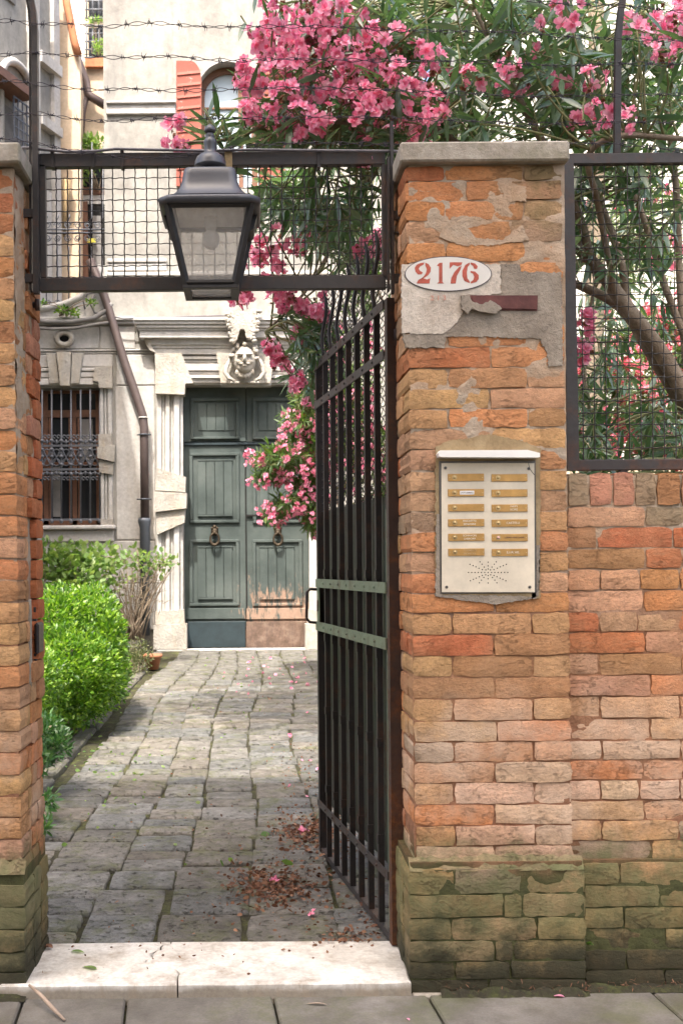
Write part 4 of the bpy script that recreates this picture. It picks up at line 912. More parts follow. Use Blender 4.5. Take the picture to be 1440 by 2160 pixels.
for px0 in (372, 548):                                          # louvred shutters folded back on the wall
    so = None; w_ = 53
    q = [(px0, 392), (px0, 128)] + [(px0+w_*.55+w_*.45*math.sin(t), 128+42-42*math.cos(t)) for t in np.linspace(.0, math.pi/2, 8)] + [(px0+w_, 392)]
    if px0 > 500: q = [(px0+w_-(x-px0), y) for x, y in q]
    so = MB().ppx(q, YW-.045, YW-.012).build('shutter', M['shutter'], house)
    for y in (157, 181, 206, 230, 254, 278, 303, 330, 356):
        p0, p1 = P(px0+2, y+2, YW-.05), P(px0+w_-2, y-3, YW-.05); b = MB()
        b.add([(p0.x, YW-.060, p0.z), (p1.x, YW-.060, p1.z), (p1.x, YW-.043, p1.z+.05), (p0.x, YW-.043, p0.z+.05), (p0.x, YW-.043, p0.z-.012), (p1.x, YW-.043, p1.z-.012)], [(0,1,2,3),(0,4,5,1)]); b.build('slat', M['shutter'], so)
def ledge(px0, y0, px1, y1, d, name='string_course', m='facade_stone', bev=.01, par=None, **kw):
    return MB().bpx(px0, y0, px1, y1, YW-d, YW+.02, bev).build(name, M[m], par or house, **kw)
ledge(224, 215, 371, 240, .05); ledge(224, 212, 371, 217, .09)
ledge(226, 545, 352, 553, .05); ledge(226, 572, 700, 580, .06); ledge(226, 555, 352, 571, .03)
ledge(362, 0, 364, 214, .008, 'seam', 'stucco', 0)
# ---- ground floor stonework left of the door
ledge(60, 668, 283, 676, .10, 'cornice'); ledge(60, 676, 283, 684, .06, 'cornice'); 
ledge(60, 737, 330, 741, .035, 'band'); ledge(60, 743, 330, 746, .02, 'band')
for (a, b_, c, d) in ((62, 690, 136, 735), (138, 690, 209, 735), (212, 688, 285, 735)): ledge(a, b_, c, d, .012, 'ashlar_block', bev=.006)
ledge(62, 748, 238, 774, .02, 'ashlar_block'); ledge(245, 748, 327, 812, .015, 'ashlar_block'); ledge(245, 814, 327, 1138, .012, 'ashlar_block'); ledge(88, 1142, 327, 1230, .03, 'ashlar_block'); ledge(88, 1232, 327, 1330, .035, 'ashlar_block')
for (y0, y1, d) in ((776, 783, .05), (785, 796, .035), (798, 812, .06)): ledge(60, y0, 215, y1, d, 'window_moulding')
win = house
for q, d in (([(98, 745), (117, 745), (125, 808), (106, 808)], .10), ([(120, 742), (150, 742), (147, 813), (128, 813)], .15), ([(153, 745), (175, 745), (167, 808), (150, 808)], .10)):
    MB().ppx(q, YW-d, YW+.01).build('keystone', M['rough_stone'], house)
for q, d in (([(200, 774), (237, 772), (237, 818), (209, 818), (208, 806), (196, 802)], .11), ([(208, 916), (236, 914), (238, 944), (209, 942)], .09), ([(205, 943), (243, 938), (241, 974), (206, 966)], .13), ([(209, 970), (240, 976), (238, 1001), (210, 996)], .09), ([(213, 1095), (240, 1096), (240, 1112), (213, 1112)], .08), ([(209, 1112), (242, 1112), (240, 1143), (213, 1143)], .05)):
    MB().ppx(q, YW-d, YW+.01).build('rusticated_block', M['rough_stone'], house)
for x0, x1, d in ((212, 219, .05), (221, 226, .035), (228, 237, .055)): ledge(x0, 818, x1, 1096, d, 'window_jamb')
ledge(60, 1108, 243, 1117, .16, 'window_sill', bev=.015); ledge(60, 1118, 240, 1143, .08, 'window_apron')
# drain mouth: a stone ring
q = P(136, 714, YW-.10); b = MB()
b.tube([(q.x + .105*math.cos(t), q.y - .02*math.sin(t), q.z + .085*math.sin(t)) for t in np.linspace(0, 2*math.pi, 20, endpoint=False)], .04, 8, closed=True); b.build('drain_mouth', M['rough_stone'], house)
MB().ell((q.x, YW-.01, q.z), (.09, .03, .07)).build('drain_hole', M['dark'], house)
# window: frame, panes, grille
wf = MB(); wf.bpx(60, 815, 212, 830, YW+.24, YW+.32); wf.bpx(60, 865, 212, 880, YW+.23, YW+.31)
for x0, x1 in ((60, 66), (92, 102), (153, 162), (203, 212)): wf.bpx(x0, 830, x1, 1108, YW+.24, YW+.31)
wf.bpx(60, 1096, 212, 1108, YW+.24, YW+.31); wf.bpx(66, 975, 203, 981, YW+.25, YW+.29)
wf.bpx(104, 882, 109, 1096, YW+.22, YW+.27); wf.bpx(146, 882, 151, 1096, YW+.22, YW+.27); wf.bpx(165, 882, 169, 1096, YW+.22, YW+.27)
wo = wf.build('window', M['frame_wood'], house)
for x0, x1 in ((66, 92), (102, 153), (162, 203)): MB().bpx(x0, 830, x1, 1096, YW+.27, YW+.28).build('pane', M['glass'], wo)
MB().bpx(172, 884, 196, 970, YW+.262, YW+.268).build('curtain', M['curtain'], wo); MB().bpx(112, 984, 128, 1090, YW+.262, YW+.268).build('curtain', M['curtain'], wo)
MB().box((wx0, YW+.33, wz0), (wx1, YW+.5, wz1)).build('reveal_back', M['dark'], house)
gr = empty('window_grille', P(145, 1108, YW-.05), 'grey wrought iron window grille with an ornate band across its middle', 'grille')
for k in range(8):
    x = 67 + 20.3*k + 2
    o = MB().tube([P(x, 822, YW-.03), P(x, 1103, YW-.03)], .0125, 6)
    for y in (930, 948, 963, 980, 1000): q = P(x, y, YW-.03); o.ell((q.x, q.y, q.z), (.035, .03, .028), 8, 5)
    for y in (921, 1009):
        for s_ in (-1, 1): q = P(x+s_*6, y, YW-.03); o.tube([(q.x+.022*math.cos(t), q.y, q.z+.022*math.sin(t)) for t in np.linspace(0, 5.2, 9)], .009, 5)
    q = P(x, 1099, YW-.03); o.ell((q.x, q.y, q.z), (.03, .03, .035), 8, 5); o.build('bar', M['grille'], gr)
for y in (940, 990, 1096): MB().bpx(60, y-2.2, 210, y+2.2, YW-.045, YW-.015).build('rail', M['grille'], gr)
ob = MB()
for k in range(8):
    x = 69 + 20.3*k + 10
    for y in (955, 975):
        q = P(x, y, YW-.03); ob.tube([(q.x+.05*math.cos(t), q.y, q.z+.05*math.sin(t)) for t in np.linspace(0, 2*math.pi, 12, endpoint=False)], .009, 5, closed=True)
    ob.tube([P(x-10, 944, YW-.04), P(x+10, 986, YW-.04)], .008, 4); ob.tube([P(x+10, 944, YW-.04), P(x-10, 986, YW-.04)], .008, 4)
    for y in (932, 998): q = P(x, y, YW-.03); ob.ell((q.x, q.y, q.z), (.022, .02, .035), 8, 5); ob.ell((q.x-.03, q.y, q.z), (.016, .014, .014), 6, 4); ob.ell((q.x+.03, q.y, q.z), (.016, .014, .014), 6, 4)
ob.build('ornate_band', M['grille'], gr)
# ---- portal
def blk(pts, d, name='rusticated_block', m='rough_stone', **kw): return MB().ppx(pts, YW-d, YW+.02).build(name, M[m], house, **kw)
jl = [(333, 341, .10), (343, 347, .07), (350, 358, .11), (361, 365, .07), (367, 378, .12)]
for mir in (0, 1):
    f = (lambda x: x) if not mir else (lambda x: 1038 - x)
    def q(pts): r_ = [(f(x), y) for x, y in pts]; return r_[::-1] if mir else r_
    blk(q([(331, 826), (386, 826), (386, 1366), (331, 1366)]), .05, 'jamb', 'facade_stone')
    for a, b_, d in jl: blk(q([(a, 832), (b_, 832), (b_, 1290), (a, 1290)]), d, 'jamb_moulding', 'facade_stone')
    blk(q([(327, 745), (383, 745), (408, 808), (391, 809), (389, 832), (328, 830)]), .20)
    blk(q([(330, 986), (392, 1006), (391, 1038), (328, 1034)]), .17); blk(q([(326, 1036), (394, 1040), (393, 1072), (327, 1080)]), .22); blk(q([(329, 1082), (391, 1074), (389, 1102), (331, 1128)]), .17)
    blk(q([(328, 1290), (388, 1286), (390, 1318), (328, 1318)]), .15); blk(q([(324, 1320), (394, 1316), (394, 1370), (324, 1370)]), .20)
for (y0, y1, d) in ((752, 757, .09), (760, 764, .06), (767, 781, .08), (784, 788, .05), (791, 797, .10), (799, 807, .06)):
    blk([(385, y0), (655, y0), (655, y1), (385, y1)], d, 'lintel_moulding', 'facade_stone')
blk([(384, 748), (656, 748), (656, 811), (384, 811)], .03, 'lintel', 'facade_stone')
blk([(325, 735), (712, 735), (712, 747), (325, 747)], .10, 'frieze', 'facade_stone')
# cornice: stacked courses reaching out, returned at both ends
for (y0, y1, xa, d) in ((727, 734, 322, .12), (712, 727, 312, .15), (698, 712, 295, .24), (692, 697, 292, .26), (684, 691, 289, .29), (676, 683, 285, .32), (669, 675, 282, .35)):
    blk([(xa, y0), (1038-xa, y0), (1038-xa, y1-.4), (xa, y1-.4)], d, 'cornice', 'facade_stone')
blk([(303, 713), (318, 716), (322, 734), (330, 744), (316, 738), (308, 726)], .16, 'scroll_bracket')
# keystone with carved bearded head
blk([(456, 744), (580, 744), (570, 808), (466, 808)], .20, 'keystone', 'rough_stone')
blk([(466, 808), (572, 808), (572, 813), (466, 813)], .16, 'keystone_foot', 'facade_stone')
hd = MB(); hc = P(516, 760, YW-.30); r = random.Random(4); u = 1/SC(YW)
hd.ell(hc, (.165, .15, .20), 18, 12); hd.ell(hc+Vector((0, -.05, -.10)), (.115, .10, .10), 14, 9)
hd.ell(hc+Vector((0, -.17, .0)), (.028, .06, .06), 8, 6); hd.ell(hc+Vector((0, -.165, -.03)), (.035, .035, .022), 8, 6)
for s_ in (-1, 1):
    hd.ell(hc+Vector((s_*.06, -.15, .058)), (.058, .045, .020), 8, 6); hd.ell(hc+Vector((s_*.075, -.115, -.035)), (.045, .035, .035), 8, 6)
    hd.ell(hc+Vector((s_*.055, -.125, .022)), (.026, .02, .014), 8, 6)
    hd.ell(hc+Vector((s_*.04, -.145, -.072)), (.045, .03, .018), 8, 6)
    hd.ell(hc+Vector((s_*.17, 0, 0)), (.03, .04, .05), 8, 6)
    hd.tube([hc+Vector((s_*.20, .02, .02)), hc+Vector((s_*.25, 0, -.08)), hc+Vector((s_*.27, 0, -.17)), hc+Vector((s_*.22, 0, -.25)), hc+Vector((s_*.14, -.02, -.29))], [.02, .03, .034, .03, .02], 8)
    for k in range(3): hd.ell(hc+Vector((s_*(.10+.04*k), .0, -.31)), (.03, .03, .025), 7, 5)
hd.ell(hc+Vector((0, -.145, -.098)), (.04, .03, .014), 8, 6)
for k in range(40):
    a = r.uniform(-.35, math.pi+.35); rr_ = r.uniform(.155, .195); p = hc+Vector((rr_*math.cos(a), r.uniform(-.10, .04), .05+rr_*math.sin(a))); hd.ell(p, (r.uniform(.022, .034),)*3, 7, 5)
for k in range(12):
    p = hc+Vector((-.11+.02*k, -.05, -.16-.05*math.sin(k/11*math.pi)-r.uniform(0, .02))); hd.ell(p, (.024, .03, .045), 7, 5)
hd.build('carved_head', M['rough_stone'], house, label='carved stone head of a curly bearded man on the keystone')
# broken coat of arms on the cornice
ca = MB(); cc = P(513, 690, YW-.40)
ca.ppx(rough([(487, 655), (540, 657), (538, 690), (530, 716), (520, 712), (515, 694), (506, 694), (500, 716), (490, 720), (486, 690)], 5, 1.2, 3), YW-.46, YW-.1)
for k in range(60):
    s_ = -1 if k % 2 else 1; y_ = r.uniform(656, 720); p = P(512 + s_*(30-(y_-656)*.18+r.uniform(-7, 7)), y_, YW-.42); ca.ell(p, (r.uniform(.025, .05), .05, r.uniform(.025, .045)), 7, 5)
ca.build('broken_crest', M['rough_stone'], house, label='broken carved crest standing over the door cornice')
# ---- door
dr = empty('double_door', P(519, 1370, YW+.22), 'tall weathered green double door with panels and two ring knockers', 'door')
YD = YW+.20
MB().box((dx0-.05, YW+.34, fz(1372)), (dx1+.05, YW+.4, dz1)).build('backing', M['dark'], dr)
for side in (0, 1):
    f = (lambda x: x) if not side else (lambda x: 1038 - x)
    def bx(x0, y0, x1, y1, d, m='door', nm='board', par=None, bev=.006, col=(1, 1, 1)):
        a, b_ = sorted((f(x0), f(x1))); return MB().bpx(a, y0, b_, y1, YD-d, YD+.05, bev).build(nm, M[m], par or dr, color=col)
    shade = 1.0
    # transom section
    L0 = bx(387, 812, 518.5, 932, 0, nm='transom_panel_frame')
    bx(402, 838, 505, 846, .03, nm='moulding', par=L0); bx(402, 846, 409, 922, .03, nm='moulding', par=L0); bx(498, 846, 505, 922, .03, nm='moulding', par=L0); bx(402, 921, 505, 926, .05, nm='moulding', par=L0, m='door')
    for k in range(4): bx(418+k*19, 850, 436+k*19, 908, .014, nm='plank', par=L0, bev=.004)
    # leaf
    leaf = bx(387, 938, 518.5, 1368, 0, nm='door_leaf')
    for y0, y1 in ((955, 1103), (1138, 1278)):
        bx(400, y0, 505, y0+6, .035, nm='moulding', par=leaf); bx(400, y1-6, 505, y1, .035, nm='moulding', par=leaf)
        bx(400, y0+6, 407, y1-6, .035, nm='moulding', par=leaf); bx(498, y0+6, 505, y1-6, .035, nm='moulding', par=leaf)
        for k in range(4): bx(417+k*18.5, y0+17, 434.6+k*18.5, y1-17, .022, nm='plank', par=leaf, bev=.004, col=(rr.uniform(.92, 1.1),)*3)
        bx(417, y0+14, 491, y0+17, .030, nm='bead', par=leaf, bev=.002); bx(417, y1-17, 491, y1-14, .030, nm='bead', par=leaf, bev=.002)
    bx(388, 1283, 518, 1306, .03, nm='bottom_board', par=leaf)
    bx(388, 1311, 518, 1366, .035, 'door_dark' if not side else 'door_peeled', 'kick_board', leaf)
    kx = 453 if not side else 586
    kp = P(kx, 1124, YD-.05); k_ = MB(); k_.ell(kp+Vector((0, 0, .02)), (.055, .04, .065), 12, 8); k_.ell(kp+Vector((0, -.04, .0)), (.03, .03, .03), 8, 6); k_.ell(kp+Vector((-.035, -.02, .065)), (.022, .02, .022), 6, 5); k_.ell(kp+Vector((.035, -.02, .065)), (.022, .02, .022), 6, 5)
    k_.ell(kp+Vector((0, -.01, .085)), (.03, .03, .03), 8, 6); ko = k_.build('knocker', M['bronze'], leaf)
    MB().tube([(kp.x+.062*math.cos(t), kp.y-.05, kp.z-.09+.085*math.sin(t)) for t in np.linspace(0, 2*math.pi, 22, endpoint=False)], [.015+.008*max(0, -math.sin(t)) for t in np.linspace(0, 2*math.pi, 22, endpoint=False)], 8, closed=True).build('ring', M['bronze'], ko)
MB().bpx(518.8, 940, 519.2+1.6, 1366, YD-.012, YD).build('gap', M['dark'], dr); MB().bpx(520, 1085, 650, 1088.5, YD-.037, YD-.01).build('gap', M['dark'], dr)
MB().bpx(389, 933, 650, 937.5, YD-.03, YD).build('rail_gap', M['door_dark'], dr)
ledge(330, 1369, 715, 1374, .20, 'door_step', 'facade_stone', .01)
# ---- drainpipe
pp = empty('drainpipe', P(305, 1340, YW-.18), 'brown drainpipe slanting down the facade, grey at its foot, left of the portal', 'drainpipe')
YPp = YW-.16
MB().tube([P(x, y, YPp) for x, y in ((190, 548), (214, 606), (229, 650), (262, 760), (292, 848), (302, 878), (304, 900), (306, 1096))], .060, 12).build('upper_pipe', M['downpipe'], pp)
MB().tube([P(305, 1093, YPp), P(305, 1101, YPp), P(306, 1113, YPp), P(306, 1340, YPp)], [.09, .092, .072, .070], 12).build('lower_pipe', M['downpipe_low'], pp)
for y in (917, 1053): q = P(304, y, YPp); MB().tube([(q.x-.1, q.y, q.z), (q.x+.1, q.y, q.z)], .010, 6).tube([(q.x+.072*math.cos(t), q.y+.072*math.sin(t), q.z) for t in np.linspace(0, 2*math.pi, 14, endpoint=False)], .010, 5, closed=True).build('clamp', M['downpipe_low'], pp)
q = P(303, 881, YPp); MB().tube([(q.x+.068*math.cos(t), q.y+.068*math.sin(t), q.z) for t in np.linspace(0, 2*math.pi, 14, endpoint=False)], .007, 5, closed=True).build('joint_ring', M['marble'], pp)
# ---- terrace parapet, cables, railing
par = MB(); par.ppx([(60, 672), (60, 656), (100, 650), (140, 640), (170, 626), (192, 606), (205, 585), (212, 560), (228, 560), (228, 672)], YW-.02, YW+.28); par.build('terrace_parapet', M['facade_stone'], house)
cp = MB(); cp.tube([P(x, y, YW-.03) for x, y in ((60, 656), (100, 650), (140, 640), (170, 626), (192, 606), (205, 585), (212, 560))], .045, 8); cp.build('parapet_coping', M['facade_stone'], house)
for nm, pts, r_, lab_ in (('cable_bundle', [(60, 672), (100, 679), (150, 679), (200, 671), (225, 655), (236, 640)], .035, 'pale bundled cables sagging along the cornice left of the drainpipe'),
                    ('wall_cable', [(60, 690), (110, 694), (160, 692), (215, 682), (240, 680)], .022, 'thin dark cable hanging just under the bundled cables'),
                    ('wall_cable', [(240, 668), (262, 672), (300, 671), (380, 668), (480, 666)], .010, 'black cable running right along the top of the door cornice'),
                    ('cable_loop', [(180, 652), (176, 635), (185, 620), (205, 616), (225, 625), (232, 645), (222, 662), (200, 660), (190, 640), (200, 622)], .012, 'coiled loop of cable hanging by the bend of the drainpipe')):
    MB().tube([P(x, y, YW-.17 if 'cable_loop' != nm else YW-.08) for x, y in pts], r_, 6).build(nm, M['curtain'] if r_ > .02 else M['pvc'], None, lab_, 'cable')
ra = empty('terrace_railing', P(130, 650, YW+.12), 'wrought iron railing with scrolls on the terrace above the window', 'railing')
YR = YW+.14
def scroll(b, px, py, rp, turn, r=.008, flip=1):
    q = P(px, py, YR); b.tube([(q.x + flip*(rp*u*(1-t/14))*math.cos(t), YR, q.z + turn*(rp*u*(1-t/14))*math.sin(t)) for t in np.linspace(0, 9.5, 26)], r, 5)
for k in range(7):
    x = 72 + 23.5*k; b = MB()
    b.tube([P(x+5, 300 if k > 3 else 452, YR), P(x+5, 458, YR), P(x, 466, YR)], .009, 5); b.tube([P(x+3, 520, YR), P(x+3, 640, YR)], .009, 5)
    b.build('bar', M['grille'], ra)
for k in range(7):
    x = 80 + 21*k
    for y, tn in ((475, 1), (502, -1), (640, 1)):
        sb = MB(); scroll(sb, x, y, 7.5, tn, .008, 1 if k % 2 else -1); sb.build('scroll', M['grille'], ra)
for y in (484, 491, 655): MB().tube([P(70, y, YR), P(222, y, YR)], .013, 6).build('rail', M['grille'], ra)

# ------------------------------------------------------------------ houses behind the terrace on the left
YB2 = 17.5
hb_ = empty('far_house', P(190, 900, YB2), 'ochre house behind the terrace with a dark doorway and a small balcony', 'house')
def bb(x0, y0, x1, y1, Y, name, m, parent, d=.1, bev=0.0, **kw): return MB().bpx(x0, y0, x1, y1, Y, Y+d, bev).build(name, M[m], parent, **kw)
def slopewall(name, par_, m, pts, Ya, Yb, d=.3, **kw):
    """wall slab through pixels: (px,py,Y) quad front + thickness"""
    f = [P(*p) for p in pts]; n = len(f); dd = Vector((0, d, 0)); return MB().add([p for p in f]+[p+dd for p in f], [list(range(n))]+[[n+k for k in range(n)][::-1]]+[(k, k+n, (k+1) % n+n, (k+1) % n) for k in range(n)]).build(name, M[m], par_, **kw)
MB().box((P(120, 500, YB2).x, YB2, 0), (P(300, 500, YB2).x, YB2+3, P(200, 128, YB2).z)).build('wall', M['peach'], hb_)
bb(166, 432, 222, 600, YB2-.04, 'doorway', 'dark', hb_, .03); bb(163, 588, 224, 700, YB2-.05, 'doorway', 'dark', hb_, .03)
bb(170, 425, 186, 600, YB2-.08, 'door_leaf', 'frame_wood', hb_, .05); bb(196, 455, 214, 585, YB2-.06, 'door_glass', 'curtain', hb_, .03)
bb(163, 412, 224, 430, YB2-.06, 'lintel', 'facade_stone', hb_, .08)
bb(184, 503, 202, 511, YB2-.15, 'yellow_sign', 'soil', hb_, .02); M['yellow'] = simple('yellow_sign_paint', (.80, .72, .10), .6, var=.03)
[o for o in bpy.data.objects if o.name == 'yellow_sign'][0].data.materials[0] = M['yellow']
bb(165, 395, 222, 410, YB2-.06, 'window', 'frame_wood', hb_, .03); bb(166, 345, 222, 394, YB2-.05, 'pane', 'glass', hb_, .03)
bb(180, 122, 222, 140, YB2-.12, 'balcony_ledge', 'tile', hb_, .1)
# drain on the ochre house
MB().tube([P(x, y, YB2-.2) for x, y in ((158, 112), (182, 175), (186, 200), (222, 222))], .085, 8).build('roof_drain', M['downpipe'], hb_); MB().tube([P(x, y, YB2-.2) for x, y in ((184, 200), (176, 240), (172, 300))], .05, 7).build('roof_drain', M['downpipe'], hb_)
YG = 22.0
fb_ = empty('far_house', P(200, 900, YG), 'narrow cream house in the far gap with iron barred windows', 'house')
MB().box((P(176, 100, YG).x, YG, 0), (P(320, 100, YG).x, YG+3, P(200, -120, YG).z)).build('wall', M['peach'], fb_)
MB().box((P(128, 100, YG).x, YG+.1, 0), (P(175, 100, YG).x, YG+3, P(200, -160, YG).z)).build('wall', M['pale_render'], fb_)  # pale wall added in the gap to stand in for white sky
for y0, y1 in ((58, 125), (-30, 42)):
    o = bb(187, y0, 226, y1, YG-.05, 'window', 'glass', fb_, .03); g = MB()
    for k in range(4): x = 183+13*k; g.tube([P(x, y0-6, YG-.35), P(x, y1+2, YG-.35)], .02, 5)
    for k in range(5): y = y0-4+(y1-y0)*k/4; g.tube([P(180, y, YG-.35), P(226, y, YG-.35)], .02, 5)
    g.build('window_bars', M['grille'], o)
# long wing on the left, seen aslant
wg = empty('side_wing', P(60, 1000, 15), 'pale left wing of the palace with pilasters and a mossy roof edge', 'house')
A0 = P(-120, 600, 13.2); B0 = P(128, 600, 16.6); dA = (B0-A0); dA.z = 0; LA = dA.length; dA.normalize(); nA = Vector((dA.y, -dA.x, 0))
def wq(u0, u1, z0, z1, n0, n1, name, m, par_=None, **kw):
    return MB().add([tuple(Vector((A0.x, A0.y, 0)) + dA*u + nA*n + Vector((0, 0, z_))) for u in (u0, u1) for n in (n0, n1) for z_ in (z0, z1)], [(0,1,3,2),(4,6,7,5),(0,4,5,1),(2,3,7,6),(0,2,6,4),(1,5,7,3)]).build(name, M[m], par_ or wg, **kw)
def uof(px):                       # distance along the wing of image column px
    k = (px-VX)/FPX; return (k*(DCAM+A0.y) - A0.x)/(dA.x - k*dA.y)
def zof(px, py): Y = A0.y + dA.y*uof(px); return P(px, py, Y).z
wq(-3, uof(128), 0, zof(100, -60), -.4, 0, 'wall', 'stucco')
wq(uof(66), uof(84), 0, zof(75, -60), 0, .10, 'pilaster', 'facade_stone'); wq(uof(116), uof(128), 0, zof(120, -60), 0, .08, 'pilaster', 'facade_stone')
for y0, y1 in ((125, 138), (258, 268)): wq(uof(84), uof(127), zof(105, y1+10), zof(105, y0), 0, .14, 'string_course', 'facade_stone')
wq(uof(-40), uof(38), zof(0, 190), zof(0, 172), 0, .4, 'balcony_soffit', 'frame_wood'); 
for px0, px1, y0, y1 in ((12, 58, 235, 312), (2, 40, -60, -5), (88, 112, 400, 640)):
    o = wq(uof(px0), uof(px1), zof((px0+px1)/2, y1), zof((px0+px1)/2, y0), .01, .04, 'window', 'curtain' if px0 != 88 else 'facade_stone')
    if px0 == 12:
        for k in range(6): u = uof(px0-4+9.5*k); wq(u, u+.02, zof(35, 318), zof(35, 226), .25, .27, 'bar', 'grille', o)
        for k in range(5): z_ = zof(35, 228+20*k); wq(uof(8), uof(62), z_, z_+.02, .25, .27, 'bar', 'grille', o)
aq = [(uof(40)+.0 + .55*math.cos(t), zof(40, 205) + .55*math.sin(t)) for t in np.linspace(0, math.pi, 14)]
b = MB()
b.tube([tuple(Vector((A0.x, A0.y, 0)) + dA*u + nA*.06 + Vector((0, 0, z_))) for u, z_ in [(aq[0][0], aq[0][1]-1.6)]+aq+[(aq[-1][0], aq[-1][1]-1.6)]], .07, 6); b.build('arch_moulding', M['facade_stone'], wg)
# peach end wall with gabled verge between wing and ochre house
ew = empty('gable_wall', P(145, 900, 16.9), 'narrow peach gable wall with an orange tiled verge beside the ochre house', 'wall')
slopewall('wall', ew, 'peach', [(122, 1100, 16.8), (122, -60, 16.8), (132, -60, 16.8), (166, 110, 16.8), (171, 180, 16.8), (168, 1100, 16.8)], 0, 0)
MB().tube([P(133, -40, 16.7), P(144, 20, 16.7), (P(158, 90, 16.7)), P(166, 116, 16.7)], .07, 6).build('tiled_verge', M['tile'], ew)
for x, y0, y1 in ((140, 380, 500),): MB().tube([P(x, y0, 16.6), P(x-2, y0+60, 16.6), P(x-4, y1, 16.6)], [.09, .06, .02], 6).build('plaster_stain', M['cement_tan'], ew)

# garden wall far right; tall pale house added to whiten the background
rw = empty('garden_wall_backdrop', (6.0, 13, 0), 'cream garden wall behind the mesh fence on the right, with an added pale house as bright backdrop', 'house')
MB().box((3.2, 12.6, -.2), (16, 16, 13.0)).build('wall', M['pale_render'], rw); MB().box((3.0, 10.4, -.2), (9, 10.7, 2.6)).build('garden_wall', M['peach'], rw)
# house across the alley, behind the photographer, which shades the gate
oh = empty('opposite_house', (0, -8, 0), 'tall plain house across the alley behind the viewpoint', 'house')
MB().box((-6.4, -8.5, -.3), (1.8, -6.6, 18.0)).build('wall', M['warm_render'], oh)
for i in range(3):
    for j in range(4):
        x = -5.4+2.6*i; z_ = 1.2+3.9*j; o = MB().box((x, -6.61, z_), (x+1.0, -6.56, z_+1.7)).build('window', M['glass'], oh); MB().box((x-.1, -6.6, z_-.12), (x+1.1, -6.48, z_)).build('sill', M['facade_stone'], o)
sh = empty('side_house', (-4.5, 8, 0), 'tall house left of the garden, just outside the frame', 'house')
MB().box((-8.5, 6.7, -.2), (-3.05, 9.6, 11.4)).build('wall', M['stucco'], sh)
# ------------------------------------------------------------------ vegetation
def leaf_mat(name, c0, c1, c2, tr=.3, rough=.45, trc=None, spec=.5):
    t = NT(name); isl = t.geo.outputs['Random Per Island']; c = t.ramp(isl, [(.0, c0), (.5, c1), (1.0, c2)])
    c = t.mix(1.0, c, t.ramp(t.noise(30, 3), [(.3, .8), (.7, 1.15)]), 'MULTIPLY')
    t.done(c, rough, None, 0, spec)
    tl = t.n.new('ShaderNodeBsdfTranslucent'); t.L(t.mix(1.0, c, trc or (1.5, 1.7, .7), 'MULTIPLY'), tl.inputs[0]); mx = t.n.new('ShaderNodeMixShader'); mx.inputs[0].default_value = tr
    t.L(t.b.outputs[0], mx.inputs[1]); t.L(tl.outputs[0], mx.inputs[2]); t.L(mx.outputs[0], t.out.inputs[0]); return t.m
M['oleander_leaf'] = leaf_mat('oleander_leaf', (.055, .11, .055), (.09, .155, .085), (.16, .21, .15), .32, .27, None, .8)
M['oleander_leaf_pale'] = leaf_mat('oleander_leaf_pale', (.06, .12, .03), (.09, .16, .045), (.14, .19, .06), .35, .45)
M['petal'] = leaf_mat('pink_petal', (.82, .20, .36), (.90, .36, .50), (.95, .58, .67), .35, .6, (1.1, .8, .9))
M['petal_red'] = leaf_mat('red_petal', (.66, .10, .16), (.78, .22, .28), (.86, .40, .46), .35, .6, (1.1, .8, .8))
M['wilted'] = leaf_mat('wilted_flower', (.12, .045, .02), (.20, .08, .04), (.28, .13, .08), .2, .8, (1.2, 1, .8))
M['bark'] = stone_mat('oleander_bark', (.17, .125, .085), (.27, .21, .15), (.37, .30, .225), 8, 60, .8, .01, stain=(.08, .06, .04), amt=.6)
M['twig'] = simple('green_brown_twig', (.17, .17, .07), .7, var=.25)
M['box_leaf'] = leaf_mat('box_leaf', (.035, .09, .012), (.11, .225, .022), (.28, .39, .06), .35, .4, (1.6, 1.9, .6))
M['rose_leaf'] = leaf_mat('pale_shrub_leaf', (.10, .18, .05), (.17, .26, .08), (.27, .33, .13), .4, .5)
M['small_leaf'] = leaf_mat('small_dull_leaf', (.07, .09, .035), (.11, .13, .05), (.17, .17, .08), .3, .6)
M['pitto_leaf'] = leaf_mat('sprig_leaf', (.035, .10, .03), (.06, .15, .045), (.11, .20, .07), .3, .4)
M['dead_leaf'] = leaf_mat('dead_leaf', (.10, .04, .02), (.19, .085, .045), (.30, .16, .09), .1, .8, (1.2, 1, .8))
M['dry_twig'] = simple('dry_twig', (.36, .27, .20), .8, var=.2)

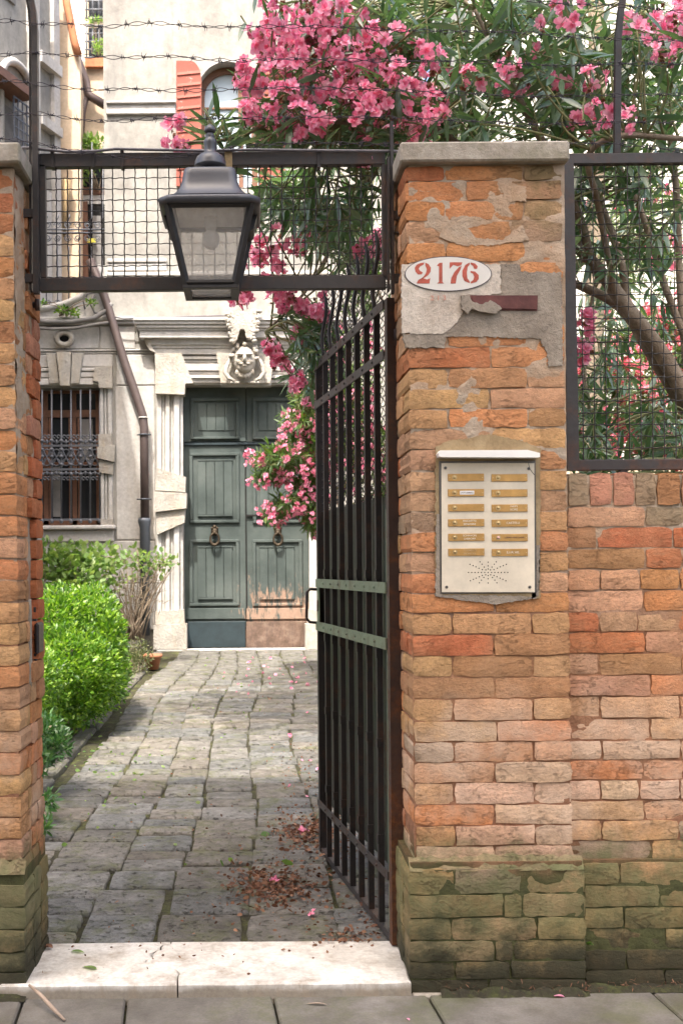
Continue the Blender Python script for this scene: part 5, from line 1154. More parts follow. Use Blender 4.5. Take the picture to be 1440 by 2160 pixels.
def lance(nseg=5, wid=.13, droop=.12, fold=.25):
    V = []; F = []
    for i in range(nseg+1):
        t = i/nseg; w_ = wid*math.sin(math.pi*min(1, t*.96+.04))**.8*.5*(1-.15*t) if 0 < i < nseg else .004
        z_ = -droop*t*t; V += [(-w_, t, z_+fold*w_), (0, t, z_), (w_, t, z_+fold*w_)]
    for i in range(nseg):
        a = i*3; F += [(a, a+1, a+4, a+3), (a+1, a+2, a+5, a+4)]
    return np.array(V, np.float32), np.array(F, np.int32)
def oval_leaf(nseg=3, wid=.5): return lance(nseg, wid, .15, .3)
def flower_tpl(seed, pet=6, n2=5):
    r = random.Random(seed); V = []; F = []
    for ring, (n, L, el) in enumerate(((pet, 1.0, .35), (n2, .62, .85))):
        for k in range(n):
            a = 2*math.pi*(k+.5*ring)/n + r.uniform(-.2, .2); ca, sa = math.cos(a), math.sin(a); l = L*r.uniform(.85, 1.1); w_ = .36*l*1.25; e = el+r.uniform(-.25, .25)
            b0 = len(V)
            for (u, v, h) in ((.05, -.10, 0), (.05, .10, 0), (.55, -.85, .05), (.55, .0, -.04), (.55, .85, .07), (1.0, -.62, .02+r.uniform(-.12, .12)), (1.05, .0, .06+r.uniform(-.1, .1)), (.98, .62, r.uniform(-.12, .12))):
                x = u*l*math.cos(e) ; y = v*w_; z_ = u*l*math.sin(e) + h
                V.append((x*ca-y*sa, x*sa+y*ca, z_))
            F += [(b0, b0+3, b0+2, b0+2), (b0, b0+1, b0+4, b0+3), (b0+2, b0+3, b0+6, b0+5), (b0+3, b0+4, b0+7, b0+6)]
    F = [f if f[2] != f[3] else (f[0], f[1], f[2], f[2]) for f in F]
    F2 = []
    for f in F: F2.append((f[0], f[1], f[2])); F2.append((f[0], f[2], f[3])) if f[2] != f[3] else None
    return np.array(V, np.float32), np.array(F2, np.int32)
LV, LF = lance(5, .185); OV_, OF_ = oval_leaf(); FT = [flower_tpl(k) for k in range(5)]
def frame_from(d, roll):
    """rows: rotation taking template axes x,y,z -> world with y along d"""
    d = d/np.linalg.norm(d, axis=1, keepdims=True); up = np.tile(np.array([0, 0, 1.0]), (len(d), 1)); bad = np.abs(d[:, 2]) > .97; up[bad] = (1, 0, 0)
    x = np.cross(d, up); x /= np.linalg.norm(x, axis=1, keepdims=True); z_ = np.cross(x, d)
    c, s = np.cos(roll)[:, None], np.sin(roll)[:, None]; x2 = x*c + z_*s; z2 = -x*s + z_*c
    return np.stack([x2, d, z2], 2)                     # columns
class Inst:
    def __init__(s): s.p = []; s.d = []; s.r = []; s.s = []
    def add(s, p, d, r, sc_): s.p.append(tuple(p)); s.d.append(tuple(d)); s.r.append(r); s.s.append(sc_)
    def arrays(s): return np.array(s.p), np.array(s.d), np.array(s.r), np.array(s.s)
def merge(inst_arr, tv, tf):
    p, d, r, s_ = inst_arr; Rm = frame_from(d, r); V = np.einsum('nij,kj->nki', Rm, tv)*s_[:, None, None] + p[:, None, :]
    n, k = V.shape[:2]; F = tf[None] + (np.arange(n)*k)[:, None, None]; return V.reshape(-1, 3), F.reshape(-1, tf.shape[1])
def tplmesh(name, tv, tf, mat):
    me = bpy.data.meshes.new(name); me.from_pydata([tuple(map(float, v)) for v in tv], [], [tuple(map(int, f)) for f in tf]); me.materials.append(mat)
    me.polygons.foreach_set('use_smooth', [True]*len(tf)); me.update(); return me
def scatter_named(name, inst, tv, tf, mat, par, limit, near):
    """the instances that show largest become objects of their own, the rest one merged part"""
    p, d, r, s_ = inst.arrays()
    order = np.argsort(-(s_/(DCAM+p[:, 1]))) if near else np.arange(len(p))
    top, rest_ = order[:limit], order[limit:]
    if limit:
        me = tplmesh(name, tv, tf, mat); Rm = frame_from(d, r)
        for i in top:
            o = put(name, me, p[i], par); m = Matrix([list(map(float, Rm[i][k])) for k in range(3)]).to_quaternion(); o.rotation_mode = 'QUATERNION'; o.rotation_quaternion = m; o.scale = (float(s_[i]),)*3
    if len(rest_):
        V, F = merge((p[rest_], d[rest_], r[rest_], s_[rest_]), tv, tf); npmesh(name + '_mass', V, F, mat, par, kind='stuff')

def rvec(r, flat=0): 
    v = Vector((r.gauss(0, 1), r.gauss(0, 1), r.gauss(0, 1)*(1-flat))); return v.normalized()
def bez(a, b, sag, n=7, wob=.0, r=None):
    out = []; j = rvec(r)*wob if r else Vector()
    for i in range(n): t = i/(n-1); out.append(a.lerp(b, t) + Vector((0, 0, -sag*4*t*(1-t))) + j*math.sin(t*math.pi))
    return out
def near_poly(p, limbs):
    best = None
    for pts, rad in limbs:
        for q in pts:
            dd = (q-p).length + max(0, q.z-p.z)*.3
            if best is None or dd < best[0]: best = (dd, q)
    return best[1]
class Oleander:
    def __init__(s, seed): s.r = random.Random(seed); s.leaves = Inst(); s.flow = [Inst() for _ in FT]; s.buds = Inst(); s.tw = MB(); s.limbs = []
    def limb(s, pts, r0, r1, b): 
        c = []; n = len(pts)
        for i in range(n-1):
            for k in range(5):
                t = k/5; p0 = pts[max(0, i-1)]; p1 = pts[i]; p2 = pts[i+1]; p3 = pts[min(n-1, i+2)]
                c.append(.5*((2*p1) + (p2-p0)*t + (2*p0-5*p1+4*p2-p3)*t*t + (3*p1-p0-3*p2+p3)*t**3))
        c.append(pts[-1]); rs = [r0 + (r1-r0)*i/(len(c)-1) for i in range(len(c))]; rs = [q*(1+.10*noise.noise(Vector((i*.7, 3, q*99)))) for i, q in enumerate(rs)]
        b.tube(c, rs, 8); s.limbs.append((c, rs))
    def sprig(s, p, d, n, L, leafy=1.0, twig=True):
        r = s.r; d = Vector(d).normalized()
        if twig and s.limbs:
            q = near_poly(p, s.limbs)
            if (q-p).length < 1.1: s.tw.tube(bez(q, p, -.03, 6, .05, r), [.006, .005, .0045, .004, .0035, .003], 5)
        st = p - d*L*1.1
        s.tw.tube([st, st.lerp(p, .5)+rvec(r)*.006, p], [.0035, .003, .002], 4)
        for k in range(n):
            t = k/n; ax = d.orthogonal().normalized(); ax = Matrix.Rotation(k*2.2+r.uniform(-.3, .3), 3, d) @ ax
            op = r.uniform(.35, .75)+.55*(1-t); v = (d*math.cos(op) + ax*math.sin(op)); v.z -= r.uniform(0, .35)
            s.leaves.add(st.lerp(p, .25+.75*t), v.normalized(), r.gauss(0, .6), L*r.uniform(.65, 1.1)*(1-.25*t))
    def flowers(s, p, n, spread, size):
        r = s.r
        for k in range(n):
            q = p + rvec(r)*spread*r.uniform(.3, 1); v = (q-p).normalized()*.8 + Vector((0, -.6, -.05)) + rvec(r)*.5
            # flower template opens along z; frame y=d -> rotate template so z is forward
            s.flow[r.randrange(len(FT))].add(q, v.normalized(), r.uniform(0, 6.3), size*r.uniform(.75, 1.15))
            s.tw.tube([p, q], .0012, 3)
        for k in range(max(1, n//2)):
            q = p + rvec(r)*spread*r.uniform(.5, 1.1); s.buds.add(q, rvec(r), r.uniform(0, 6), size*r.uniform(.5, .9))
    def finish(s, par, nl, nf, lm, fm, near=True):
        scatter_named('leaf', s.leaves, LV, LF, lm, par, nl, near)
        per = nf // len(FT)
        FT2 = [(np.stack([v[:, 0], v[:, 2], -v[:, 1]], 1), f) for v, f in FT]
        if per == 0:
            Vs = []; Fs = []; b0 = 0
            for (tv, tf), ins in zip(FT2, s.flow):
                if ins.p: V, F = merge(ins.arrays(), tv, tf); Vs.append(V); Fs.append(F+b0); b0 += len(V)
            if Vs: npmesh('flower_mass', np.concatenate(Vs), np.concatenate(Fs), fm, par, kind='stuff')
        else:
            Vs = []; Fs = []; b0 = 0
            for (tv, tf), ins in zip(FT2, s.flow):
                if not ins.p: continue
                p, d, r, s_ = ins.arrays(); order = np.argsort(-(s_/(DCAM+p[:, 1]))); top = order[:per]; rest_ = order[per:]
                me = tplmesh('flower', tv, tf, fm); Rm = frame_from(d, r)
                for i in top:
                    o = put('flower', me, p[i], par); o.rotation_mode = 'QUATERNION'; o.rotation_quaternion = Matrix([list(map(float, Rm[i][k])) for k in range(3)]).to_quaternion(); o.scale = (float(s_[i]),)*3
                if len(rest_): V, F = merge((p[rest_], d[rest_], r[rest_], s_[rest_]), tv, tf); Vs.append(V); Fs.append(F+b0); b0 += len(V)
            if Vs: npmesh('flower_mass', np.concatenate(Vs), np.concatenate(Fs), fm, par, kind='stuff')
        if s.buds.p:
            V, F = merge(s.buds.arrays(), FT2[0][0]*np.array([.6, 1.2, .6]), FT2[0][1]); npmesh('wilted_flowers', V, F, M['wilted'], par, kind='stuff')
        s.tw.build('twigs', M['twig'], par, kind='stuff')

# --- near oleander, over and behind the gate and the right pillar
ol = empty('oleander', P(1500, 1500, 1.3), 'large pink flowering oleander arching over the gate, pillar and mesh fence', 'oleander')
A = Oleander(3); tb = MB()
base = P(1560, 1500, 1.2)
A.limb([base, P(1500, 1000, 1.2), P(1420, 790, 1.15), P(1330, 660, 1.1), P(1240, 545, 1.05), P(1120, 430, 1.0), P(1000, 330, .9), P(860, 230, .8)], .048, .012, tb)
A.limb([base+Vector((.1, .1, 0)), P(1540, 1000, 1.25), P(1445, 860, 1.2), P(1370, 740, 1.2), P(1310, 650, 1.25), P(1215, 600, 1.3), P(1100, 560, 1.35)], .045, .014, tb)
A.limb([P(1240, 545, 1.05), P(1225, 470, 1.0), P(1160, 330, .95), P(1090, 200, .9), P(1040, 100, .85), P(1000, 20, .8)], .022, .008, tb)
A.limb([P(1320, 650, 1.12), P(1310, 560, 1.1), P(1270, 440, 1.1), P(1220, 320, 1.1), P(1150, 220, 1.1), P(1030, 90, 1.2), P(980, 0, 1.2)], .020, .008, tb)
A.limb([P(1560, 1400, 1.5), P(1500, 900, 1.5), P(1400, 600, 1.45), P(1345, 430, 1.4), P(1290, 330, 1.4), P(1200, 200, 1.3)], .022, .008, tb)
A.limb([P(1500, 1200, 1.7), P(1440, 700, 1.6), P(1425, 400, 1.5), P(1400, 200, 1.4), P(1380, 50, 1.3)], .022, .010, tb)
A.limb([P(1300, 640, 1.1), P(1260, 430, .8), P(1240, 330, .6), P(1300, 288, .5), P(1400, 290, .5), P(1460, 295, .5)], .014, .010, tb)
A.limb([P(1000, 330, .9), P(860, 320, 1.2), P(760, 400, 1.6), P(700, 520, 1.8), P(640, 620, 1.8), P(560, 700, 1.7)], .014, .006, tb)
A.limb([P(860, 230, .8), P(760, 120, .7), P(660, 60, .7), P(580, 60, .7)], .012, .006, tb)
A.limb([P(860, 230, .8), P(740, 260, .7), P(620, 240, .6), P(500, 290, .55), P(400, 300, .5)], .011, .005, tb)
A.limb([P(1500, 1300, 1.9), P(1300, 1000, 1.8), P(1240, 850, 1.8), P(1235, 720, 1.8), P(1260, 560, 1.7)], .012, .006, tb)
tb.build('trunk', M['bark'], ol)
r = A.r
def zone(cx, cy, rx, ry, Ya, Yb, n, L=.16, nl=(8, 14), dirn=(-.3, -.5, .0), wild=.9):
    for k in range(int(n*1.35)):
        a = r.uniform(0, 6.283); q = math.sqrt(r.random()); Y = r.uniform(Ya, Yb); p = P(cx+rx*q*math.cos(a), cy+ry*q*math.sin(a), Y)
        A.sprig(p, Vector(dirn)+rvec(r)*wild, r.randint(*nl), L*r.uniform(.85, 1.15))
zone(1000, 60, 260, 110, .35, 1.9, 42); zone(1230, 90, 230, 130, .35, 1.9, 44); zone(1380, 200, 120, 170, .35, 1.8, 28); zone(1100, 230, 230, 80, .4, 1.8, 30)
zone(760, 60, 170, 90, .6, 1.9, 38); zone(700, 230, 170, 90, .5, 1.8, 36); zone(560, 270, 90, 50, .5, 1.2, 12); zone(900, 280, 150, 50, .5, 1.6, 20)
zone(690, 420, 120, 90, .8, 2.6, 28, dirn=(-.2, -.3, -.8)); zone(720, 520, 100, 60, 1, 2.6, 16, dirn=(-.2, -.3, -.8)); zone(560, 420, 50, 60, 1.0, 2.0, 10, dirn=(-.4, -.3, -.6))
zone(665, 700, 45, 45, 1.4, 1.9, 9, .13, (11, 15), (-.4, -.6, -.1), .5); zone(650, 680, 40, 30, 1.5, 2.2, 5); zone(650, 780, 40, 60, 1.5, 2.2, 7, dirn=(-.2, -.3, -.8))
zone(420, 260, 30, 30, .5, .6, 2, .13, (6, 8), (-.3, 0, 1), .3); zone(470, 270, 30, 30, .4, .6, 4, .16, (7, 9), (.1, 0, 1), .35)
zone(1300, 450, 140, 150, .6, 2.6, 38, dirn=(-.3, -.3, -.7)); zone(1330, 780, 130, 200, 1.6, 3.0, 28, dirn=(-.2, -.2, -.9)); zone(1240, 900, 60, 90, .9, 2.0, 12, dirn=(0, -.3, .6)); zone(1400, 930, 60, 60, .8, 2.0, 9)
zone(1190, 480, 15, 90, .6, 1.2, 6); zone(1260, 1000, 60, 14, .5, .9, 5)
FC = [(560, 200, 50, 90, 16), (640, 80, 70, 80, 24), (700, 60, 50, 60, 13), (780, 100, 60, 60, 15), (735, 170, 70, 60, 20), (640, 220, 60, 60, 13), (820, 200, 60, 50, 15), (870, 240, 55, 35, 12), (650, 270, 30, 22, 6), (765, 290, 25, 18, 4), (560, 110, 40, 60, 8),
      (905, 115, 40, 25, 4), (980, 170, 20, 12, 2), (1190, 20, 30, 18, 3), (1250, 170, 20, 14, 2), (1238, 250, 25, 18, 3), (1400, 55, 40, 45, 7), (1345, 65, 16, 12, 2), (1400, 110, 25, 12, 3), (1080, 165, 40, 15, 2), (1140, 110, 20, 12, 1), (1290, 250, 30, 12, 2), (1355, 250, 30, 12, 1), (1180, 160, 15, 10, 1), (620, 0, 60, 15, 4), (920, 240, 15, 12, 2)]
for cx, cy, rx, ry, n in FC:
    for k in range(int(n*1.35+.5)):
        a = r.uniform(0, 6.283); q = math.sqrt(r.random()); p = P(cx+1.12*rx*q*math.cos(a), cy+1.12*ry*q*math.sin(a), r.uniform(.28, 1.0)); A.flowers(p, r.randint(3, 5), .058, .026)
        if r.random() < .35: A.sprig(p+Vector((0, .06, 0)), Vector((0, -.1, -.2))+rvec(r), r.randint(4, 8), .12)
for cx, cy, rx, ry, n, Ya in ((560, 520, 45, 50, 10, 1.5), (640, 510, 30, 30, 6, 1.3), (780, 525, 15, 25, 3, 1.0), (765, 340, 8, 8, 1, .12), (520, 630, 30, 22, 5, 1.4), (600, 632, 50, 30, 9, 1.5), (665, 650, 30, 30, 6, 1.5), (640, 700, 25, 20, 3, 1.7), (566, 738, 16, 16, 3, 1.6), (598, 765, 20, 20, 5, 1.6), (625, 795, 20, 14, 3, 1.6), (665, 850, 15, 20, 2, 1.7),
                          (1240, 670, 22, 22, 4, 1.0), (1225, 735, 12, 28, 3, 1.2), (375, 296, 14, 10, 2, .5), (367, 262, 4, 4, 1, .5), (1400, 880, 30, 30, 3, 2.5), (570, 595, 30, 10, 3, 1.5)):
    for k in range(n):
        a = r.uniform(0, 6.283); q = math.sqrt(r.random()); p = P(cx+rx*q*math.cos(a), cy+ry*q*math.sin(a), Ya+r.uniform(-.1, .3)); A.flowers(p, r.randint(3, 5) if Ya > .2 else 2, .040 if Ya > .2 else .012, .027 if Ya > .2 else .032)
A.finish(ol, 290, 290, M['oleander_leaf'], M['petal'])

# --- sunlit oleander near the house door, and the ones deeper in the garden
def far_oleander(label, base, blobs, seed, lm, fm, L, fsz, fl=.4, fdens=1.0, nlimb=5, zone_px=None):
    e = empty('oleander', base, label, 'oleander'); O = Oleander(seed); rr_ = O.r; tb = MB()
    for k in range(nlimb):
        c = blobs[k % len(blobs)]; tgt = Vector(c[0]); O.limb([Vector(base)+Vector((rr_.uniform(-.12, .12), rr_.uniform(-.12, .12), 0)), Vector(base).lerp(tgt, .5)+Vector((rr_.uniform(-.15, .15), rr_.uniform(-.1, .1), .25)), tgt], .035, .010, tb)
    tb.build('trunk', M['bark'], e)
    for c, rad, n in blobs:
        c = Vector(c)
        for k in range(int(n*1.4)):
            v = rvec(rr_); q = rr_.random()**.4; p = c + Vector((v.x*rad[0], v.y*rad[1], v.z*rad[2]))*q
            O.sprig(p, v*.8+Vector((0, -.3, .2))+rvec(rr_)*.5, rr_.randint(7, 12), L*rr_.uniform(.8, 1.2), twig=(k % 3 == 0))
            if rr_.random() < fl*(1.3 if v.y < 0 else .5): O.flowers(p+v*.05+Vector((0, -.04, 0)), int(rr_.randint(4, 8)*fdens), .06, fsz)
    O.finish(e, 0, 0, lm, fm)
def PB(px, py, Y, rx, rz, ry, n): p = P(px, py, Y); s_ = SC(Y); return (tuple(p), (rx/s_, ry, rz/s_), n)
b0 = P(760, 1362, 9.0); b0.z = path_z(9)
far_oleander('sunlit oleander with pink flowers hanging in front of the green door', tuple(b0), [PB(640, 880, 9, 55, 60, .5, 75), PB(590, 970, 8.8, 60, 45, .4, 55), PB(650, 1010, 9, 45, 50, .5, 75), PB(668, 930, 8.9, 30, 60, .4, 50), PB(660, 1080, 8.9, 30, 50, .4, 40), PB(610, 1060, 8.8, 50, 35, .4, 30), PB(735, 920, 9.2, 60, 120, .6, 110), PB(560, 1000, 8.8, 30, 25, .3, 12), PB(575, 1088, 8.8, 25, 14, .3, 6), PB(730, 780, 9.2, 80, 90, .6, 70), PB(800, 980, 9.2, 60, 120, .6, 60)], 21, M['oleander_leaf_pale'], M['petal'], .15, .026, .42)
b1 = Vector((3.0, 6.2, .1))
far_oleander('sunlit bushy oleander with red and pink flowers behind the mesh fence', tuple(b1), [PB(1300, 830, 6, 130, 110, .7, 120), PB(1430, 740, 6.2, 90, 110, .6, 70), PB(1230, 930, 5.8, 70, 60, .5, 50), PB(1420, 930, 6, 90, 70, .6, 70), PB(1330, 700, 6.5, 80, 60, .5, 35)], 33, M['oleander_leaf_pale'], M['petal_red'], .13, .032, .6, 1.2)
b2 = Vector((2.4, 7.8, .1))
far_oleander('tall pale green oleander far back in the middle of the garden', tuple(b2), [PB(960, 420, 7.5, 150, 160, .8, 90), PB(900, 250, 7.5, 130, 100, .8, 50), PB(1100, 500, 7.8, 130, 160, .8, 70), PB(1350, 480, 8, 150, 150, .8, 130), PB(780, 560, 7.5, 80, 130, .6, 45), PB(1000, 800, 8, 150, 200, .8, 80)], 41, M['oleander_leaf_pale'], M['petal'], .15, .034, .18)

# --- hedge
def leaf_blob(ins, blobs, seed, size, dens, up=.5, shell=.55):
    r_ = random.Random(seed)
    for c, rad, n in blobs:
        for k in range(int(n*dens)):
            v = rvec(r_); q = 1 - (r_.random()**1.6)*shell; bump = 1 + .30*noise.noise(Vector((v.x*2.2+c[0], v.y*2.2, v.z*2.2+seed)))+.12*noise.noise(Vector((v.x*7, v.y*7, v.z*7+seed)))
            p = Vector((c[0]+v.x*rad[0]*q*bump, c[1]+v.y*rad[1]*q*bump, c[2]+v.z*rad[2]*q*bump))
            d = v*.8 + Vector((0, 0, up)) + rvec(r_)*.75; ins.add(p, d.normalized(), r_.gauss(0, .9), size*r_.uniform(.6, 1.25))
def stems(base, tips, r0, r_):
    b = MB()
    for t_ in tips: b.tube(bez(Vector(base)+Vector((r_.uniform(-.1, .1), r_.uniform(-.1, .1), 0)), Vector(t_), -.06, 6, .07, r_), [r0*(1-.13*k) for k in range(6)], 5)
    return b
def shrub(name, label, cat, base, blobs, seed, size, dens, mat, tv=OV_, tf=OF_, twigs=14, shell=.55, tw='bark', up=.5, r0=.012):
    e = empty(name, base, label, cat); ins = Inst(); leaf_blob(ins, blobs, seed, size, dens, up, shell); V, F = merge(ins.arrays(), tv, tf); npmesh('foliage', V, F, mat, e, kind='stuff')
    r_ = random.Random(seed+1); tips = []
    for k in range(twigs):
        c, rad, n = blobs[k % len(blobs)]; v = rvec(r_); tips.append((c[0]+v.x*rad[0]*.8, c[1]+v.y*rad[1]*.8, c[2]+v.z*rad[2]*.8))
    if tips: stems(base, tips, r0, r_).build('stems', M[tw], e)
    return e
shrub('box_hedge', 'rounded bright green hedge bush beside the path, behind the left pillar', 'hedge', (-1.7, 5.6, .08), [PB(125, 1305, 5.4, 62, 66, .6, 3400), PB(190, 1300, 5.8, 62, 62, .6, 3400), PB(228, 1350, 5.6, 36, 66, .5, 2400), PB(150, 1400, 5.0, 80, 88, .7, 4600), PB(205, 1430, 5.2, 52, 84, .5, 3200), PB(110, 1460, 4.7, 56, 90, .5, 3000), PB(165, 1470, 4.9, 50, 66, .4, 2200), PB(240, 1420, 6.4, 30, 70, .6, 1600)], 5, .044, 1.0, M['box_leaf'], twigs=30)
shrub('box_hedge', 'smaller bright green hedge bush nearer the gate, peeking past the left pillar', 'hedge', (-1.72, 3.9, .08), [PB(80, 1440, 3.9, 38, 70, .5, 3800), PB(78, 1520, 3.7, 30, 50, .4, 1600)], 6, .034, 1.1, M['box_leaf'], twigs=12)
# tree added so that its crown, out of frame, shades the paving
tb_ = (2.35, 4.2, .1)
gt = shrub('shade_tree', 'added leafy tree behind the oleanders, its crown out of frame to shade the path', 'tree', tb_, [((-.9, 3.2, 6.6), (.95, .9, .55), 1500), ((.3, 3.6, 6.7), (1.0, 1.0, .6), 1700), ((-.3, 4.6, 7.3), (1.1, .9, .6), 1500), ((1.3, 4.2, 6.9), (.9, .9, .6), 1200), ((.3, 5.3, 7.9), (1.1, .8, .6), 1300), ((-.6, 2.3, 6.2), (.8, .6, .45), 900)], 51, .13, 1.0, M['oleander_leaf'], LV*np.array([2.6, 1, 1]), LF, 0, .9)
q_ = MB(); A0_ = Vector(tb_); top_ = Vector((2.45, 4.3, 6.6)); q_.tube([A0_, Vector((2.4, 4.2, 2.5)), Vector((2.5, 4.35, 4.8)), top_], [.085, .07, .06, .05], 9); q_.build('trunk', M['bark'], gt)
for tx in ((-.9, 3.2, 6.8), (.3, 3.6, 6.9), (-.3, 4.6, 7.4), (1.3, 4.2, 7.1), (.3, 5.3, 8.0)): MB().tube(bez(top_, Vector(tx), -.25, 8, .1, random.Random(3)), [.04-.004*k for k in range(8)], 6).build('limb', M['bark'], gt)
# evergreen sprigs low by the pillar
shrub('evergreen_shrub', 'low dark green sprigs leaning over the mossy path edge by the left pillar', 'shrub', (-1.55, 3.0, .08), [PB(95, 1545, 3.0, 38, 34, .3, 520), PB(125, 1570, 2.9, 22, 26, .2, 240), PB(85, 1600, 2.8, 26, 30, .3, 300), PB(100, 1690, 2.2, 18, 16, .15, 110), PB(95, 1740, 1.9, 12, 12, .1, 50)], 7, .050, 1.0, M['pitto_leaf'], LV*np.array([2.0, 1, 1]), LF, 12, .9, up=.2)
shrub('pale_shrub', 'pale green leafy shrub growing under the barred window', 'shrub', (-2.5, 10.2, .2), [PB(110, 1180, 10, 60, 38, .4, 650), PB(190, 1185, 10.2, 70, 42, .4, 700), PB(150, 1225, 10, 90, 50, .5, 800)], 8, .075, .75, M['rose_leaf'], LV*np.array([4.5, 1, 1]), LF, 26, .95, 'dry_twig', r0=.010)
e = shrub('leggy_bush', 'leggy twiggy bush with few green leaves in front of the drainpipe', 'shrub', tuple(P(285, 1350, 10.3)), [PB(290, 1185, 10.3, 55, 35, .35, 170), PB(345, 1190, 10.3, 34, 28, .3, 110), PB(250, 1230, 10.2, 40, 40, .35, 70)], 9, .07, .8, M['rose_leaf'], LV*np.array([4, 1, 1]), LF, 40, .95, 'bark', r0=.010)
r_ = random.Random(77); b = MB()
for k in range(150):
    p = P(r_.uniform(225, 350), r_.uniform(1175, 1300), 10.3+r_.uniform(-.3, .3)); d = rvec(r_); d.z = abs(d.z)*.6; q = p+d*r_.uniform(.1, .3); b.tube([p, p.lerp(q, .5)+rvec(r_)*.02, q], [.004, .003, .002], 4)
b.build('dry_twigs', M['bark'], e, kind='stuff')
shrub('ground_shrub', 'small dull leaved shrub spilling over the path edge before the portal', 'shrub', tuple(P(285, 1430, 9.3)), [PB(290, 1390, 9.3, 34, 42, .3, 1100), PB(270, 1430, 9.0, 24, 24, .3, 500)], 10, .032, 1.0, M['small_leaf'], twigs=16, shell=.9)
# flower pot
pp_ = P(322, 1385, 9.7); pp_.z = path_z(9.7)
po = empty('flower_pot', tuple(pp_), 'small terracotta pot half hidden by the shrub beside the portal base', 'flower pot')
M['terracotta'] = simple('terracotta', (.36, .15, .08), .85, var=.2, sc_=20, bump=.2)
MB().lathe([(.07, 0), (.10, .14), (.115, .14), (.118, .18), (.10, .18), (.095, .15)], tuple(pp_), 18).build('pot', M['terracotta'], po); MB().lathe([(.09, .150), (.0, .155)], tuple(pp_), 12).build('soil', M['earth'], po)
# creepers on the terrace and the ochre house
for lab_, bl, base, mt in (('bright green creeper hanging over the far doorway', [PB(192, 305, 17.2, 28, 18, .2, 260), PB(178, 355, 17.2, 20, 30, .2, 160), PB(210, 330, 17.2, 14, 20, .2, 90)], P(205, 400, 17.3), 'rose_leaf'), ('small green weeds rooted on the terrace parapet', [PB(136, 655, 12.1, 16, 7, .1, 90), PB(160, 660, 12.1, 10, 6, .1, 40), PB(195, 640, 12.1, 10, 8, .1, 40), PB(92, 640, 12.1, 6, 6, .1, 20)], P(140, 666, 12.2), 'box_leaf'), ('green pot plants on the far barred balcony', [PB(208, 100, 21.5, 14, 16, .2, 90), PB(200, 45, 21.5, 16, 6, .2, 40)], P(205, 122, 21.6), 'rose_leaf')):
    shrub('creeper', lab_, 'creeper', tuple(base), bl, len(lab_), .10 if mt == 'rose_leaf' else .06, 1.0, M[mt], twigs=8, shell=.95)

# ------------------------------------------------------------------ litter on the ground
lit = Inst(); r_ = random.Random(5)
def ground_z(x, y): return .048 if y < .37 else path_z(y)+.009
def drop(ins, px, py, sx, sy, n, size, lift=.012):
    for k in range(n):
        x, y = r_.gauss(px, sx), r_.gauss(py, sy)
        if y < 1998 - 3 and y > 1385 or (1998 > y): pass
        Z = .048; 
        if y > 1985: Y = .0 + (2062-y)/77*.37; Y = max(-.03, min(.36, Y))
        else:
            Y = .4
            for _ in range(4): s_ = (y-VY)/(EYE-path_z(Y)); Y = FPX/s_-DCAM if s_ > 1 else 20
        Y = max(-.03, min(12, Y)); X = P(x, y, Y).x
        if Y < .4 and X > .46: continue
        d = Vector((r_.gauss(0, 1), r_.gauss(0, 1), r_.gauss(0, .22))).normalized(); ins.add((X, Y, ground_z(X, Y)+r_.uniform(0, lift)), d, r_.gauss(0, 1.2), size*r_.uniform(.5, 1.3))
for a in ((565, 1868, 45, 22, 420, .023), (600, 1890, 60, 30, 200, .020), (650, 1760, 35, 18, 380, .023), (700, 1780, 50, 25, 170, .02), (620, 1740, 40, 20, 90, .015), (740, 1985, 40, 8, 110, .016), (700, 1900, 70, 50, 90, .016), (640, 1590, 30, 30, 60, .015), (650, 1650, 30, 40, 70, .015), (480, 1950, 110, 40, 45, .015), (560, 1820, 90, 60, 90, .014), (400, 1720, 160, 110, 60, .014), (550, 1440, 90, 40, 90, .02), (300, 2010, 200, 22, 34, .012), (620, 1700, 30, 60, 80, .015), (790, 1960, 30, 20, 60, .018)): drop(lit, *a)
V, F = merge(lit.arrays(), LV*np.array([3.6, 1, 2.0]), LF); npmesh('leaf_litter', V, F, M['dead_leaf'], None, kind='stuff', label='dry brown leaves and petals blown across path and doorstep', cat='leaf litter')
lv2 = Inst()
for a in ((200, 1640, 70, 40, 40, .03), (150, 1560, 50, 60, 40, .03), (560, 1790, 80, 40, 7, .05), (400, 1500, 120, 60, 60, .024), (250, 1700, 80, 60, 16, .03), (500, 1430, 90, 30, 40, .03), (250, 1600, 60, 30, 24, .03)): drop(lv2, *a, lift=.006)
V, F = merge(lv2.arrays(), LV*np.array([3.2, 1, .4]), LF); npmesh('fallen_green_leaves', V, F, M['oleander_leaf_pale'] if False else M['rose_leaf'], None, kind='stuff', label='small yellow green leaves scattered over the paving stones', cat='fallen leaves')
pk = Inst()
for a in ((640, 1762, 6, 3, 3, .02), (572, 1862, 5, 3, 3, .02), (655, 1933, 4, 2, 2, .018), (650, 1600, 30, 100, 8, .014), (560, 1420, 60, 25, 24, .02), (650, 1420, 30, 20, 20, .02)): drop(pk, *a, lift=.01)
V, F = merge(pk.arrays(), FT[1][0], FT[1][1]); npmesh('fallen_petals', V, F, M['petal'], None, kind='stuff', label='pink petals fallen on the paving', cat='petals')
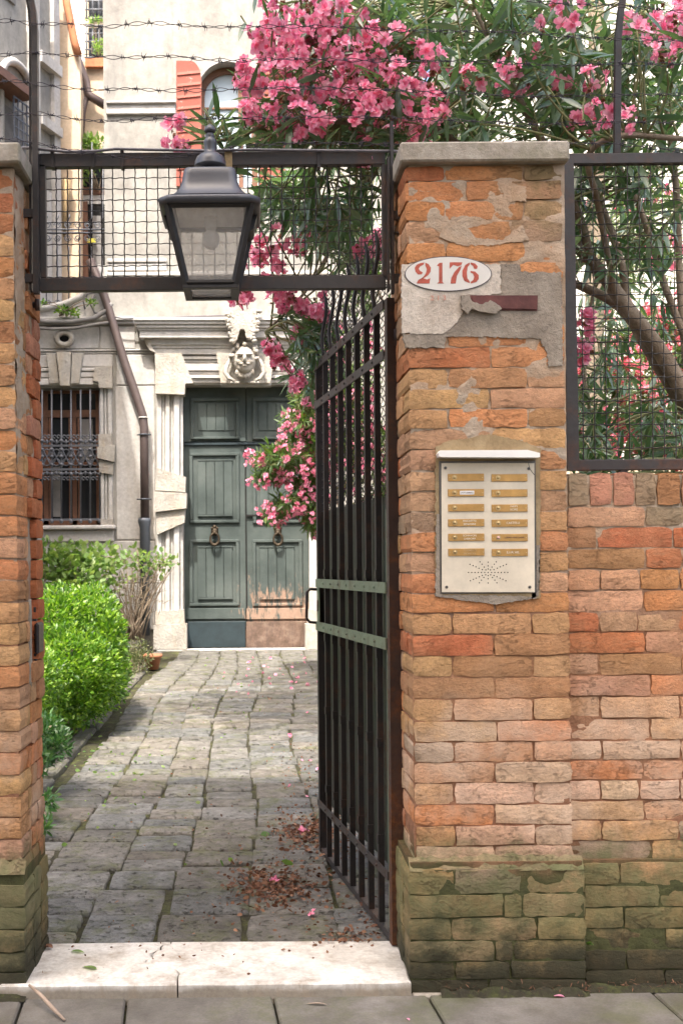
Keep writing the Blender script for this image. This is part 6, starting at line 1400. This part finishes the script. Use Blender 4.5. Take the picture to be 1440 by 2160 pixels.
# short needles at the wall foot
nd = Inst()
for k in range(420): x = r_.uniform(.62, 2.2); nd.add((x, (-.035 if x < 1.08 else -.008)-abs(r_.gauss(0, .012)), abs(r_.gauss(.008, .016))+.001), rvec(r_), 0, r_.uniform(.008, .022))
V, F = merge(nd.arrays(), LV*np.array([.9, 1, 1]), LF); npmesh('wall_foot_debris', V, F, M['dead_leaf'], None, kind='stuff', label='dry needles and dirt gathered at the foot of pillar and wall', cat='debris')
sd = MB()
for x0, x1, yf in ((.60, 1.08, -.035), (1.08, 2.3, -.006), (-1.4, -.74, -.036)):
    n = 40; top = [(x0+(x1-x0)*i/n, yf-.004, .018+.014*nz(i*.4, x0, 1)) for i in range(n+1)]; bot = [(x0+(x1-x0)*i/n, yf-.035+.012*nz(i*.5, x0+2, 1), .0015) for i in range(n+1)]
    sd.add(top+bot, [(i, i+1, n+2+i, n+1+i) for i in range(n)])
sd.build('dirt_strip', M['soil'], street, kind='stuff')
def flatleaf(name, px, py, Y, ang, size, mat, label, wid=3.0, z_=.05, curl=1.0, cat='leaf'):
    v, f = lance(6, .13*wid, .10*curl, .5); p = P(px, py, Y); me = tplmesh(name, v*np.array([1, 1, 1]), f, mat); o = put(name, me, (p.x, p.y, z_), None, (R(4), R(6), R(ang))); o.scale = (size,)*3; return tag(o, label, cat)
flatleaf('fallen_leaf', 205, 2046, .08, 60, .062, M['rose_leaf'], 'pale green leaf lying on the white doorstep, nearest the alley'); flatleaf('fallen_leaf', 150, 2008, .26, -100, .05, M['rose_leaf'], 'pale green leaf lying on the doorstep close to the paving')
flatleaf('fallen_leaf', 112, 1998, .28, 60, .08, M['dead_leaf'], 'curled brown leaf on the doorstep beside the left pillar foot', 4, .056, 3.5)
flatleaf('fallen_leaf', 690, 2098, -.12, 80, .07, M['dry_twig'], 'dry straw coloured leaf on the alley slabs below the middle of the doorstep', 1.4, .004); flatleaf('fallen_leaf', 555, 1778, 1.05, -60, .08, M['rose_leaf'], 'long pale green leaf on the path beside the brown litter', 1.6, .055)
flatleaf('fallen_petal', 1190, 2098, -.08, 70, .035, M['petal'], 'pale pink petal on the alley slab in front of the pillar corner', 4, .006, 1, 'petal'); flatleaf('fallen_petal', 863, 2134, -.25, 20, .02, M['petal'], 'tiny pink petal on the alley slab under the pillar', 4, .004, 1, 'petal')
st_ = MB(); a, c = P(62, 2070, -.055), P(137, 2127, -.23); a.z, c.z = .05, .006
st_.tube([a, a.lerp(c, .3)+Vector((.002, 0, .003)), a.lerp(c, .7)+Vector((-.002, 0, .002)), c], [.004, .0062, .0065, .004], 8).build('broken_stick', M['dry_twig'], None, 'pale broken stick leaning from the doorstep onto the alley slabs', 'stick')
wd = MB(); p = P(1238, 1992, -.01); v_ = Inst()
for k in range(7): v_.add((p.x, p.y, p.z), (r_.uniform(-.7, .7), -.6, r_.uniform(0, .7)), 0, .022)
V, F = merge(v_.arrays(), LV*np.array([4, 1, 1]), LF); npmesh('wall_weed', V, F, M['rose_leaf'], None, label='tiny green weed growing in the joint between pillar foot and wall', cat='weed')
